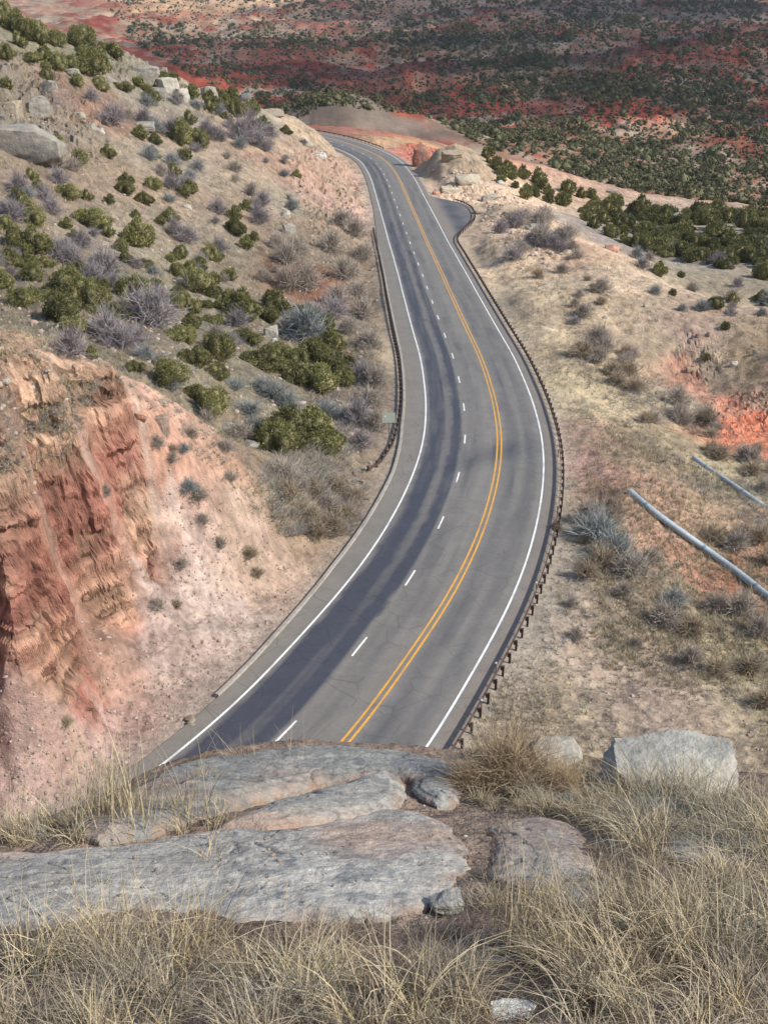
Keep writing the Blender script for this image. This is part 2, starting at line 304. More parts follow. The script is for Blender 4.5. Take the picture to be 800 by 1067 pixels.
# gravel verge
ver = (GOFF < 90)*(1-sstep(0, 3.0, GOUT))*(RR > 30)
C = C*(1-ver[..., None]*.7)+ver[..., None]*.7*s2l((166, 152, 134))*(1+.25*m2+.2*m3)[..., None]
# valley: tan ground, red badlands, grey flats
fm = RR > 420
fx, fy = GX[fm], GY[fm]; rf = RR[fm]; tf, lf = TH[fm], np.log(RR[fm])
vt = np.zeros((fm.sum(), 3)); vt[:] = s2l((152, 118, 96))
gflat = sstep(-.1, .2, .5*fbm(tf*13+lf*3, lf*7, fx*0, 5, 151)+.6*fbm(tf*70, lf*40, fx*0, 4, 152)); vt = vt*(1-gflat[:, None])+gflat[:, None]*s2l((158, 140, 120))
redn = sstep(-.02, .22, (.55*fbm(tf*20+3, lf*11, fx*0, 5, 155)+.6*fbm(tf*62, lf*34, fx*0, 5, 156))+bad[fm]*.28-.28+.6*(fbm(GX[fm]/46, GY[fm]/46, GX[fm]*0, 4, 25, True)-.1)-.22*sstep(1600, 3200, rf))
vt = vt*(1-redn[:, None])+redn[:, None]*s2l((148, 72, 54))
V = C.copy(); V[fm] = vt
for (px, py, wx, wy, c, st) in [(430,85,70,16,(146,74,56),.75),(300,60,80,12,(150,92,72),.8),(655,135,58,18,(160,66,46),.9),(760,155,50,7,(160,92,66),.9),(590,112,50,9,(146,76,56),.7),(735,60,80,16,(138,76,60),.6),(410,138,60,14,(122,104,90),.85),(365,40,120,8,(136,108,92),.5),(345,118,85,20,(114,102,90),.95),(480,125,60,8,(150,66,54),.6),(200,12,110,14,(196,158,122),.9),(300,6,120,6,(206,172,138),.9),(520,60,80,10,(120,112,92),.7),(640,30,120,12,(158,134,112),.7),(740,205,40,9,(158,84,62),.8),(690,170,50,6,(150,138,120),.7),(570,80,60,9,(116,110,90),.7),(250,45,60,6,(160,140,122),.7)]:
    z = zone(px, py, wx, wy, .5, int(px), 1.1)*st*(RR > 420); V = V*(1-z[..., None])+z[..., None]*s2l(c)
fv1 = 1+.55*fbm(GX/11, GY/20, GX*0, 4, 161)+.35*fbm(GX/60, GY/100, GX*0, 3, 165)
V = V*np.where(fm, fv1, 1)[..., None]
k = sstep(430, 520, RR)[..., None]*(GY > 380)[..., None]; C = C*(1-k)+V*k
# ledge at the standpoint: pinkish dirt with dark litter
fc = np.zeros(C.shape); fc[:] = s2l((150, 128, 110))
l1 = fbm(GX*3, GY*3, GX*0, 5, 171); l2 = fbm(GX*22, GY*22, GX*0, 3, 175)
fc = fc*(1-(sstep(-.05, .4, l1)*.62)[..., None]*np.array([.9, 1, 1.05])*.7)*(1+.3*l2)[..., None]
C = np.where((RR < 12)[..., None], fc, C)
stp = (RR >= 12) & (RR < 32); C = np.where(stp[..., None], s2l((150, 116, 96))*(1+.2*m1)[..., None], C)
ALB = 0.80
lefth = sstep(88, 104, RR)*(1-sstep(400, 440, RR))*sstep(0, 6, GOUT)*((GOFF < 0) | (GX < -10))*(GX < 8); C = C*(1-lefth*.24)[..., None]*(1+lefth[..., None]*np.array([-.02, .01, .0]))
righ = (RR > 30)*(1-sstep(170, 240, RR))*(GX > 8)*sstep(1, 5, GOUT); C = C*(1-righ*.03)[..., None]*(1+righ[..., None]*np.array([.03, .01, -.04]))
lum = (C@np.array([.3, .59, .11]))[..., None]; satk = np.where(RR > 430, 1.0, np.where(RR > 12, .80, .9))[..., None]
C = lum+(C-lum)*satk
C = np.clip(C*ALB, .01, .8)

# ------------------------------------------------------------------ materials
def mat(name, rough=.9):
    m = bpy.data.materials.new(name); m.use_nodes = True; n = m.node_tree; b = n.nodes['Principled BSDF']
    b.inputs['Roughness'].default_value = rough; b.inputs['Specular IOR Level'].default_value = .25
    return m, n, b
def N(n, t, **kw):
    o = n.nodes.new(t)
    for k, v in kw.items():
        if k in o.inputs: o.inputs[k].default_value = v
        else: setattr(o, k, v)
    return o
def noise_mul(n, src, scales, amts, coord=None):
    """multiply a colour by soft noises in object space"""
    tc = coord or N(n, 'ShaderNodeTexCoord').outputs['Object']
    cur = src
    for sc, am in zip(scales, amts):
        t = N(n, 'ShaderNodeTexNoise'); t.inputs['Scale'].default_value = sc; t.inputs['Detail'].default_value = 5; t.inputs['Roughness'].default_value = .62
        n.links.new(tc, t.inputs['Vector'])
        mr = N(n, 'ShaderNodeMapRange'); mr.inputs['From Min'].default_value = .28; mr.inputs['From Max'].default_value = .72
        mr.inputs['To Min'].default_value = 1-am; mr.inputs['To Max'].default_value = 1+am; n.links.new(t.outputs['Fac'], mr.inputs['Value'])
        mx = N(n, 'ShaderNodeVectorMath', operation='SCALE'); n.links.new(cur, mx.inputs[0]); n.links.new(mr.outputs[0], mx.inputs['Scale']); cur = mx.outputs[0]
    return cur
def bump(n, b, scale, dist, strength=.6, coord=None, detail=6):
    tc = coord or N(n, 'ShaderNodeTexCoord').outputs['Object']
    t = N(n, 'ShaderNodeTexNoise'); t.inputs['Scale'].default_value = scale; t.inputs['Detail'].default_value = detail; t.inputs['Roughness'].default_value = .65
    n.links.new(tc, t.inputs['Vector'])
    u = N(n, 'ShaderNodeBump'); u.inputs['Strength'].default_value = strength; u.inputs['Distance'].default_value = dist
    n.links.new(t.outputs['Fac'], u.inputs['Height']); n.links.new(u.outputs[0], b.inputs['Normal'])
def attr_mat(name, scales, amts, bs=0, bd=0, st=.6, rough=.9, rnd=0):
    m, n, b = mat(name, rough); a = N(n, 'ShaderNodeAttribute', attribute_name='Col')
    cur = a.outputs['Color']
    if rnd:
        oi = N(n, 'ShaderNodeObjectInfo'); mr = N(n, 'ShaderNodeMapRange'); mr.inputs['To Min'].default_value = 1-rnd; mr.inputs['To Max'].default_value = 1+rnd
        n.links.new(oi.outputs['Random'], mr.inputs['Value']); mx = N(n, 'ShaderNodeVectorMath', operation='SCALE'); n.links.new(cur, mx.inputs[0]); n.links.new(mr.outputs[0], mx.inputs['Scale']); cur = mx.outputs[0]
    cur = noise_mul(n, cur, scales, amts) if scales else cur
    n.links.new(cur, b.inputs['Base Color'])
    if bs: bump(n, b, bs, bd, st)
    return m
def flat_mat(name, rgb, scales=(), amts=(), bs=0, bd=0, st=.6, rough=.8, metal=0, hue=None):
    m, n, b = mat(name, rough); c = N(n, 'ShaderNodeRGB'); c.outputs[0].default_value = (*rgb, 1); cur = c.outputs[0]
    if hue:                                                      # hue = second colour mixed by the object's own random number
        oi = N(n, 'ShaderNodeObjectInfo'); mx = N(n, 'ShaderNodeMix', data_type='RGBA'); n.links.new(oi.outputs['Random'], mx.inputs[0]); n.links.new(cur, mx.inputs[6]); mx.inputs[7].default_value = (*hue, 1); cur = mx.outputs[2]
    cur = noise_mul(n, cur, scales, amts) if scales else cur
    n.links.new(cur, b.inputs['Base Color']); b.inputs['Metallic'].default_value = metal
    if bs: bump(n, b, bs, bd, st)
    return m
M = {}
M['ground'] = attr_mat('ground_dirt', (.035, .13, .55, 2.6, 9), (.14, .18, .12, .16, .14), 2.2, .35, .8, .95)
M['rock'] = attr_mat('weathered_rock', (1.2, 5, 30, 110), (.14, .18, .16, .16), 22, .03, .9, .9)
M['bigrock'] = attr_mat('sandstone_boulder', (.3, 1.4, 6), (.16, .16, .12), 1.6, .3, .8, .9)
M['grass'] = attr_mat('dry_grass', (), (), rough=.75)
M['juniper'] = attr_mat('juniper_foliage', (1.6,), (.30,), rough=.8, rnd=.34)
M['farjuniper'] = attr_mat('far_juniper_foliage', (), (), rough=.85)
M['twig'] = attr_mat('bare_twigs', (), (), rough=.85, rnd=.16)
M['bark'] = flat_mat('bark', (.13, .10, .08), (8,), (.3,), 20, .02)
M['white'] = flat_mat('white_road_paint', (.72, .72, .70), (2, 14), (.06, .12), rough=.6)
M['yellow'] = flat_mat('yellow_road_paint', (.62, .30, .035), (1.5, 12), (.08, .14), rough=.6)
M['rust'] = flat_mat('weathering_steel', (.060, .037, .032), (1.5, 12), (.2, .2), rough=.7)
M['post'] = flat_mat('weathered_timber', (.10, .075, .06), (6, 30), (.2, .2))
M['galv'] = flat_mat('galvanised_pipe', (.34, .39, .41), (1.0, 6), (.14, .12), rough=.55, metal=.25)
M['band'] = flat_mat('pipe_coupling_band', (.20, .24, .26), (4,), (.2,), rough=.6, metal=.2)
M['sign'] = flat_mat('faded_green_panel', (.33, .37, .31), (2,), (.1,), rough=.5)
M['bolt'] = flat_mat('bright_metal', (.75, .75, .73), rough=.4)
M['concrete'] = flat_mat('kerb_concrete', (.29, .26, .225), (.8, 6), (.25, .25), 8, .03)

# ------------------------------------------------------------------ mesh and object helpers
def mesh(name, V, Fq, m=None, col=None, smooth=False):
    """V (n,3); Fq an (m,k) array of faces"""
    V = np.asarray(V, np.float32); Fq = np.asarray(Fq, np.int32); me = bpy.data.meshes.new(name)
    k = Fq.shape[1]; me.vertices.add(len(V)); me.vertices.foreach_set('co', V.ravel())
    me.loops.add(Fq.size); me.loops.foreach_set('vertex_index', Fq.ravel())
    me.polygons.add(len(Fq)); me.polygons.foreach_set('loop_start', np.arange(len(Fq), dtype=np.int32)*k)
    if smooth: me.polygons.foreach_set('use_smooth', np.ones(len(Fq), bool))
    if col is not None:
        at = me.attributes.new('Col', 'FLOAT_COLOR', 'POINT'); c = np.ones((len(V), 4), np.float32); c[:, :3] = col; at.data.foreach_set('color', c.ravel())
    if m: me.materials.append(m)
    me.update(calc_edges=True); return me
def link(name, me, parent=None, loc=None, rz=0, sc=None):
    o = bpy.data.objects.new(name, me); COL.objects.link(o)
    if parent: o.parent = parent
    if loc is not None: o.location = tuple(float(q) for q in loc)
    if rz: o.rotation_euler = (0, 0, rz)
    if sc is not None: o.scale = (sc, sc, sc) if np.isscalar(sc) else tuple(float(q) for q in sc)
    return o
def tag(o, label=None, cat=None, group=None, kind=None):
    if label: o['label'] = label
    if cat: o['category'] = cat
    if group: o['group'] = group
    if kind: o['kind'] = kind
    return o
def empty(name, loc, rz=0):
    o = bpy.data.objects.new(name, None); COL.objects.link(o); o.location = tuple(float(q) for q in loc); o.rotation_euler = (0, 0, rz); o.empty_display_size = .3; return o
class MB:
    def __init__(s): s.v = []; s.f = []; s.n = 0
    def add(s, V, Fs): s.v.append(np.asarray(V, float)); s.f += [tuple(i+s.n for i in f) for f in Fs]; s.n += len(V)
    def box(s, c, d, ax=None, bev=.12):
        c = np.array(c, float); d = np.array(d, float)/2; A = np.eye(3) if ax is None else np.array(ax, float)
        b = min(d)*bev; P = []
        for sz in (-1, 1):                                     # chamfered box: three rings
            for (ix, iy) in ((-1, -1), (1, -1), (1, 1), (-1, 1)):
                P.append((ix*(d[0]-b), iy*(d[1]-b), sz*d[2]))
        for sz in (-1, 1):
            for (ix, iy) in ((-1, -1), (1, -1), (1, 1), (-1, 1)):
                P.append((ix*d[0], iy*d[1], sz*(d[2]-b)))
        P = np.array(P)@A+c
        Fs = [(3, 2, 1, 0), (4, 5, 6, 7)]
        for i in range(4):
            j = (i+1) % 4; Fs += [(i, j, 8+j, 8+i), (8+i, 8+j, 12+j, 12+i), (12+i, 12+j, 4+j, 4+i)]
        s.add(P, Fs)
    def sweep(s, path, prof, closed_prof=False, cap=False):
        """prof (k,2): across (right) and up, swept along a path (n,3) in the horizontal plane"""
        path = np.asarray(path, float); t = np.gradient(path, axis=0); t /= np.linalg.norm(t, axis=1)[:, None]
        r = np.stack([t[:, 1], -t[:, 0], 0*t[:, 0]], 1); r /= np.linalg.norm(r, axis=1)[:, None]
        n, k = len(path), len(prof); P = path[:, None]+r[:, None]*np.array(prof)[None, :, :1]+np.array([0, 0, 1.])*np.array(prof)[None, :, 1:]
        Fs = []
        for i in range(n-1):
            for j in range(k if closed_prof else k-1):
                q = (j+1) % k; Fs.append((i*k+j, (i+1)*k+j, (i+1)*k+q, i*k+q))
        if cap: Fs += [tuple(range(k))[::-1], tuple((n-1)*k+j for j in range(k))]
        s.add(P.reshape(-1, 3), Fs)
    def tube(s, path, rad_, k=12):
        path = np.asarray(path, float); n = len(path); rad_ = np.broadcast_to(rad_, n); t = np.gradient(path, axis=0); t /= np.linalg.norm(t, axis=1)[:, None]
        up = np.array([0, 0, 1.]) if abs(t[0, 2]) < .9 else np.array([1., 0, 0]); a = np.cross(t, up); a /= np.linalg.norm(a, axis=1)[:, None]; b = np.cross(a, t)
        ph = np.arange(k)/k*2*math.pi
        P = path[:, None]+(a[:, None]*np.cos(ph)[None, :, None]+b[:, None]*np.sin(ph)[None, :, None])*rad_[:, None, None]
        Fs = [(i*k+j, i*k+(j+1) % k, (i+1)*k+(j+1) % k, (i+1)*k+j) for i in range(n-1) for j in range(k)]+[tuple(range(k))[::-1], tuple((n-1)*k+j for j in range(k))]
        s.add(P.reshape(-1, 3), Fs)
    def mesh(s, name, m, smooth=False):
        me = bpy.data.meshes.new(name); me.from_pydata(np.vstack(s.v).tolist(), [], s.f); me.materials.append(m)
        if smooth: me.polygons.foreach_set('use_smooth', np.ones(len(me.polygons), bool))
        me.update(); return me

# labels that place a thing by what it stands next to
LM = [('the red cliff', 70, 540), ('the tall grass clump', 140, 830), ('the square gully outcrop', 292, 345), ('the twin-headed juniper', 313, 440),
 ('the broad hillside boulder', 28, 145), ('the leaning brown block', 68, 102), ('the pale crest fins', 200, 92), ('the small white rock', 333, 160), ('the green sign panel', 406, 440), ('the left guardrail', 408, 340),
 ('the craggy red rock', 438, 158), ('the paved pull-out', 480, 222), ('the pale belt boulder', 705, 226), ('the orange cut bank', 775, 440), ('the upper drain pipe', 770, 510), ('the long drain pipe', 725, 570),
 ('the red gully bowl', 330, 286), ('the rusty guardrail end', 408, 490), ('the near guardrail end', 490, 760), ('the squarish ledge boulder', 690, 790), ('the ditch outlet', 213, 757), ('the rock bench', 150, 400), ('the upper left corner', 0, 0), ('the red valley hill', 655, 135), ('the right edge', 800, 330),('the left edge', 0, 290), ('the upper right corner', 800, 0), ('the far bend', 345, 145)]
def place(px, py, skip=None):
    d = [(math.hypot(px-a, py-b), n, px-a, py-b) for n, a, b in LM if n != skip]; d.sort(); q = d[0]
    near = 'just ' if q[0] < 32 else ''
    if abs(q[2]) > abs(q[3])*2: rel = 'left of' if q[2] < 0 else 'right of'
    elif abs(q[3]) > abs(q[2])*2: rel = 'above' if q[3] < 0 else 'below'
    else: rel = ('above' if q[3] < 0 else 'below')+' and '+('left of' if q[2] < 0 else 'right of')
    return near+rel+' '+q[1]
ORD = ['leftmost', 'second from left', 'third from left', 'fourth from left', 'fifth from left', 'sixth from left', 'seventh from left', 'eighth from left', 'ninth from left', 'tenth from left']
def uniq(items):
    """items: list of (object, px, label). Same-worded ones get a row and their order from left to right."""
    g = {}
    for o, px, l in items: g.setdefault(l, []).append((px, o))
    for l, L in g.items():
        if len(L) > 8:
            L.sort(key=lambda t: -t[1].location[2]/max(t[1].location[1], 1)); nrow = -(-len(L)//8); rows = [L[i*len(L)//nrow:(i+1)*len(L)//nrow] for i in range(nrow)]
            nm = ['upper', 'lower'] if nrow == 2 else ['top', 'middle', 'bottom'] if nrow == 3 else None
            if nm is None:
                for px, o in L: o['label'] = l
                continue
        else: rows = [L]; nm = ['']
        for r_, n_ in zip(rows, nm):
            r_.sort(key=lambda t: t[0])
            for i, (px, o) in enumerate(r_):
                if len(L) == 1: o['label'] = l; continue
                w_ = ('right one' if i else 'left one') if len(r_) == 2 else ORD[i] if i < len(r_)-1 or len(r_) < 3 else 'rightmost'
                o['label'] = l+', '+(n_+' row ' if n_ else '')+w_

# ------------------------------------------------------------------ ground sheet
idx = np.arange(NT*NR_).reshape(NT, NR_)
quads = np.stack([idx[:-1, :-1], idx[:-1, 1:], idx[1:, 1:], idx[1:, :-1]], -1).reshape(-1, 4)
quads = quads[:, ::-1]
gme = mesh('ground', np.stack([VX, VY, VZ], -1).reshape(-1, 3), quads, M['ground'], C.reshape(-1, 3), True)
hard = (np.maximum(np.maximum(cl*.3, oc), rc) > .25)[:-1, :-1].ravel(); gme.polygons.foreach_set('use_smooth', ~hard)
tag(link('ground', gme), kind='structure')
GF = VZ                                                        # for setting things on the relief
def at(px, py): return raycast([px], [py], GHF)[0]
def mpp(P): return (P[1]*cP-P[2]*sP)/F                          # metres per image pixel at P


# ------------------------------------------------------------------ road
s0, s1 = 8.0, RS[-1]-6
sv = np.arange(s0, s1, .5); K = 56
uu = np.linspace(0, 1, K); off = (1-uu)[None]*edgeL(sv)[:, None]+uu[None]*edgeR(sv)[:, None]
P = roadpt(np.repeat(sv, K), off.ravel()); SV = np.repeat(sv, K); OF = off.ravel()
P[:, 2] += -.012*np.abs(OF-2)+.02
def band(o, c, w): return np.exp(-((o-c)/w)**2)
wob = fbm(SV/30, OF*0, OF*0, 3, 201)*.35
base = np.ones((len(P), 3))*s2l((128, 124, 118))
# asphalt patching and wheel paths (the road's own colours)
strk = 1+.16*fbm(SV/14, OF/.28, OF*0, 4, 205)
ys = np.interp(SV, RS, REF[:, 1])
def box_(o, a, c, e): return sstep(a-e, a+e, o)*(1-sstep(c-e, c+e, o))
jit = fbm(SV/4, OF*0, OF*0, 4, 203)*.10; OJ = OF+jit+.16*fbm(SV/1.2, OF/.2, OF*0, 3, 204)
dark = .88*box_(OJ, -4.25, -2.45, .22)+.30*box_(OJ, -2.45, -1.55, .2)+.85*box_(OJ, -1.55, -.45, .18)+.20*box_(OJ, .4, 1.6, .5)+.34*box_(OJ, 4.6, 6.0, .4)+.30*box_(OJ, 6.6, 7.9, .4)
dark = dark*np.interp(ys, [50, 80, 110, 200, 300, 420], [1.1, 1.05, 1.0, .9, .75, .6])
dark += .40*box_(OJ, -4.4, -.3, .3)*(1-sstep(66, 96, ys))
dark *= 1+.45*fbm(SV/11, OF/.32, OF*0, 4, 207)
dark = dark+.22*sstep(.05, .45, fbm(SV/9, OF/.9, OF*0, 5, 211))*(OF > OL)*(OF < OR)
sk = band(ys, 108+OF*.9, 3.2)*band(OF, 3.2, 4.5)*.45            # tyre scrub across the bend
pl = sstep(OR+1.2, OR+2.2, OF)*sstep(OR+1.2, OR+5, OF)*.75*band(OF, OR+5, 4)*(1+.5*fbm(SV/5, OF/3, OF*0, 3, 213))
dk = np.clip(dark+sk+pl, 0, .97)[:, None]
colr = base*strk[:, None]*(1-dk)+s2l((64, 68, 80))*dk
shR = (sstep(OR+.25, OR+.5, OF)*(1-np.clip(pl*3, 0, 1)))[:, None]; colr = colr*(1-shR*.8)+s2l((138, 127, 117))*shR*.8
shL = sstep(OL-.3, OL-.6, OF)[:, None]; colr = colr*(1-shL*.8)+s2l((132, 126, 117))*shL*.8
colr = colr*(1+.10*fbm(P[:, 0]*1.2, P[:, 1]*1.2, OF*0, 3, 217))[:, None]
n_ = len(sv); ix = np.arange(n_*K).reshape(n_, K)
q = np.stack([ix[:-1, :-1], ix[:-1, 1:], ix[1:, 1:], ix[1:, :-1]], -1).reshape(-1, 4)
ma, n, b = mat('asphalt', .85); a_ = N(n, 'ShaderNodeAttribute', attribute_name='Col')
cur = noise_mul(n, a_.outputs['Color'], (.35, 3, 18), (.07, .08, .12))
tc = N(n, 'ShaderNodeTexCoord'); vo = N(n, 'ShaderNodeTexVoronoi', feature='DISTANCE_TO_EDGE'); vo.inputs['Scale'].default_value = .30
ns = N(n, 'ShaderNodeTexNoise'); ns.inputs['Scale'].default_value = .9; ns.inputs['Detail'].default_value = 6
ad = N(n, 'ShaderNodeVectorMath', operation='MULTIPLY_ADD'); n.links.new(ns.outputs['Color'], ad.inputs[0]); ad.inputs[1].default_value = (3.6, 3.6, 0); n.links.new(tc.outputs['Object'], ad.inputs[2]); n.links.new(ad.outputs[0], vo.inputs['Vector'])
mr = N(n, 'ShaderNodeMapRange'); mr.inputs['From Max'].default_value = .016; mr.inputs['To Min'].default_value = .74; n.links.new(vo.outputs['Distance'], mr.inputs['Value'])
mk = N(n, 'ShaderNodeTexNoise'); mk.inputs['Scale'].default_value = .16; mk.inputs['Detail'].default_value = 4; n.links.new(tc.outputs['Object'], mk.inputs['Vector']); mk2 = N(n, 'ShaderNodeMapRange'); mk2.inputs['From Min'].default_value = .46; mk2.inputs['From Max'].default_value = .60; mk2.inputs['To Min'].default_value = 1; mk2.inputs['To Max'].default_value = .0; n.links.new(mk.outputs['Fac'], mk2.inputs['Value'])
mk3 = N(n, 'ShaderNodeMath', operation='MAXIMUM'); n.links.new(mr.outputs[0], mk3.inputs[0]); n.links.new(mk2.outputs[0], mk3.inputs[1]); mr = mk3
sc_ = N(n, 'ShaderNodeVectorMath', operation='SCALE'); n.links.new(cur, sc_.inputs[0]); n.links.new(mr.outputs[0], sc_.inputs['Scale']); n.links.new(sc_.outputs[0], b.inputs['Base Color'])
bump(n, b, 30, .01, .5)
b.inputs['Specular IOR Level'].default_value = .35
# the sheet's sides go down into the ground
road = tag(link('road', mesh('road', P, q, ma, np.clip(colr*ALB*.95, .01, .7), True)), kind='structure')
def strip(name, m, o, w, a, bnd, dash=None, dz=.004+.02):
    V = []; Fq = []
    rng_ = [(a, bnd)] if dash is None else dash
    for (p, q_) in rng_:
        ss = np.arange(p, q_+1e-6, min(.5, (q_-p)/4)); v0 = len(V)*0+sum(len(z) for z in V)
        c = np.stack([roadpt(ss, o-w/2), roadpt(ss, o+w/2)], 1); c[:, 0, 2] += dz-.012*abs(o-w/2-2); c[:, 1, 2] += dz-.012*abs(o+w/2-2)
        V.append(c.reshape(-1, 3)); k_ = len(ss)
        for i in range(k_-1): Fq.append((v0+2*i, v0+2*i+1, v0+2*i+3, v0+2*i+2))
    me = mesh(name, np.vstack(V), Fq, m); return link(name, me, road)
for k_ in ('white', 'yellow'):
    n = M[k_].node_tree; b = n.nodes['Principled BSDF']; src = b.inputs['Base Color'].links[0].from_socket; tc = N(n, 'ShaderNodeTexCoord'); cur2 = None
    for sc__, lo_, hi_ in ((9, .56, .66), (.5, .50, .78)):
        t = N(n, 'ShaderNodeTexNoise'); t.inputs['Scale'].default_value = sc__; t.inputs['Detail'].default_value = 7; n.links.new(tc.outputs['Object'], t.inputs['Vector'])
        r_ = N(n, 'ShaderNodeMapRange'); r_.inputs['From Min'].default_value = lo_; r_.inputs['From Max'].default_value = hi_; r_.inputs['To Max'].default_value = .55; n.links.new(t.outputs['Fac'], r_.inputs['Value'])
        mx = N(n, 'ShaderNodeMix', data_type='RGBA'); n.links.new(r_.outputs[0], mx.inputs[0]); n.links.new(src, mx.inputs[6]); mx.inputs[7].default_value = (.17, .155, .14, 1); src = mx.outputs[2]
    n.links.new(src, b.inputs['Base Color'])
LW = .17
strip('edge_line', M['white'], OL, LW, s0, s1); strip('edge_line', M['white'], OR, LW, s0, s1)
strip('centre_line', M['yellow'], OY-.23, .17, s0, s1); strip('centre_line', M['yellow'], OY+.23, .17, s0, s1)
sd0 = s_at(68.2); ds = [(s, s+3.05) for s in np.arange(sd0-1.5-12.19*3, s1-5, 12.19) if s > s0]
for (a0, a1) in ds: strip('lane_dash', M['white'], 0, .16, 0, 0, [(a0, a1)])
# concrete kerb along the left ditch
sk0, sk1 = s_at(58.5), s_at(246)
ss = np.arange(sk0, sk1, .8); mb = MB()
pth = roadpt(ss, edgeL(ss)-.12); mb.sweep(pth, [(-.17, -.4), (-.17, .07), (-.14, .10), (.12, .10), (.15, .07), (.15, -.4)], cap=True)
kb = mb.mesh('kerb', M['concrete']); tag(link('kerb', kb), kind='structure')
# guardrails: a W-shaped beam on timber-and-steel posts
WP = [(.05, -.155), (.05, -.125), (.0, -.085), (.0, -.06), (.05, -.02), (.05, .02), (.0, .06), (.0, .085), (.05, .125), (.05, .155)]
def guardrail(path, label, side, step=1.905, name='guardrail', m=None):
    path = np.array(path); d = np.r_[0, np.cumsum(np.linalg.norm(np.diff(path, axis=0), axis=1))]
    f = lambda s_: np.stack([np.interp(s_, d, path[:, i]) for i in range(3)], -1)
    p = f(np.arange(0, d[-1], .6)); root = empty(name, p[0]); tag(root, label, 'guardrail', 'guardrails along the road')
    bk = np.array([(x*side*-1, z+.58) for x, z in WP]); mb = MB(); pr = list(map(tuple, bk)); mb.sweep(p-p[0], pr+[(x+.012*side, z) for x, z in pr[::-1]], True, True)
    link('rail_beam', mb.mesh('rail_beam', M['rust']), root)
    sp = np.arange(.3, d[-1]-.2, step); pp = f(sp); tt = f(sp+.2)-f(sp-.2)
    pm = MB(); pm.box((0, 0, .12), (.15, .18, 1.30)); pmm = pm.mesh('rail_post', M['rust'])
    bm_ = MB(); bm_.box((0, 0, .58), (.12, .15, .36)); bmm = bm_.mesh('spacer_block', M['post'])
    for i in range(len(pp)):
        ang = math.atan2(tt[i, 1], tt[i, 0])-math.pi/2; r = np.array([math.cos(ang), math.sin(ang), 0])*side
        o = link('rail_post', pmm, root, pp[i]-p[0]+r*.26, ang); b2_ = link('spacer_block', bmm, o, (-.14*side, 0, 0))
    return root
def rp(Ys, offs, n=400):
    ss = np.interp(Ys, REF[:, 1], RS); s = np.linspace(ss[0], ss[-1], n); return roadpt(s, np.interp(s, ss, offs), -.16)
sR = [43, 56, 64, 78, 88, 103, 122, 136, 152, 173, 196, 225, 240, 247]; 
g = rp(sR, [OR+1.8]*len(sR)); 
tail = roadpt(np.interp([250, 256, 262, 269, 276, 283, 290, 297, 303, 308], REF[:, 1], RS), np.array([1.9, 2.6, 4.3, 6.6, 8.6, 9.9, 10.5, 10.5, 9.4, 7.6])+OR, -.16)
full = np.vstack([g, tail]); tl = catmull(np.vstack([g[-30::10], tail]), 8); full = np.vstack([g[:-30], tl])
h_half = s_at(0)
GR1 = guardrail(full, 'long rust-brown guardrail curving along the right edge of the road and round the pull-out', 1, step=1.95)
GR2 = guardrail(rp([103, 105.5, 112, 122, 138, 164, 201, 241, 267], [OL-4.6, OL-3.7, OL-3.15, OL-3.0, OL-3.0, OL-3.1, OL-3.0, OL-2.9, OL-2.8]), 'rust-brown guardrail along the left edge of the road above the juniper gully', -1)
sx = np.linspace(s_at(417), s_at(417)+95, 120)
GR3 = guardrail(roadpt(sx, OR+2.0, -.16), 'distant guardrail on the outer side of the far bend', 1, step=3.8)
# white-topped marker posts behind the right guardrail
items = []
for k_, (px, py) in enumerate([(516, 697), (558, 612), (580, 530), (581, 470), (501, 736)]):
    pt = at(px, py+6); r = empty('marker_post', pt); tag(r, None, 'marker post', 'white-topped marker posts'); mb = MB(); mb.box((0, 0, .5), (.07, .035, 1.2)); link('post', mb.mesh('post', M['post']), r)
    mb = MB(); mb.box((0, -.025, 1.03), (.13, .02, .15), bev=.2); link('reflector_or_highlight', mb.mesh('reflector_or_highlight', M['bolt']), r); items.append((r, px, 'thin white-topped post behind the guardrail, '+place(px, py).replace('well ', '')))
uniq(items)
# small sign seen from behind
pt = at(405, 452); gz = hgt(np.array([pt[0]]), np.array([pt[1]]), GHF)[0]
r = empty('road_sign', (pt[0], pt[1], gz), R_(6)); tag(r, 'small faded green sign panel on a thin post left of the guardrail', 'road sign')
mb = MB(); mb.box((0, 0, 1.1), (.07, .05, 2.4)); link('post', mb.mesh('post', M['post']), r)
mb = MB(); mb.box((0, -.04, 2.0), (1.45, .02, 1.2), bev=.3); sp_ = link('panel', mb.mesh('panel', M['sign']), r)
mb = MB(); mb.tube([(-.42, -.052, 2.2), (-.42, -.07, 2.2)], .085, 10); link('reflector_or_highlight', mb.mesh('reflector_or_highlight', M['bolt']), sp_)  # white disc stands in for a bright highlight on the panel
# drain pipes down the right-hand slope
def pipe(pts, label, rad_=.42):
    P = catmull(np.array(pts), 14); P, _ = resample(P, .18); root = empty('drain_pipe', P[0]); tag(root, label, 'drain pipe', 'drain pipes on the right-hand slope')
    r_ = rad_*(1+.035*np.sin(np.arange(len(P))*2.2)); mb = MB(); mb.tube(P-P[0], r_, 16); link('pipe', mb.mesh('pipe', M['galv'], True), root)
    for i in range(14, len(P)-6, 34):
        mb = MB(); t = P[i+1]-P[i]; t /= np.linalg.norm(t); mb.tube([P[i]-P[0]-t*.14, P[i]-P[0]+t*.14], rad_*1.10, 16); link('coupling_band', mb.mesh('coupling_band', M['band']), root)
    return root
def lift(L, dz): return [tuple(at(a, b)+np.array([0, 0, dz])) for a, b in L]
pipe(lift([(655, 515), (676, 533), (700, 551), (738, 578), (768, 600), (802, 627), (850, 664), (900, 704)], .32), 'long grey corrugated drain pipe running down the slope over orange soil', .33)
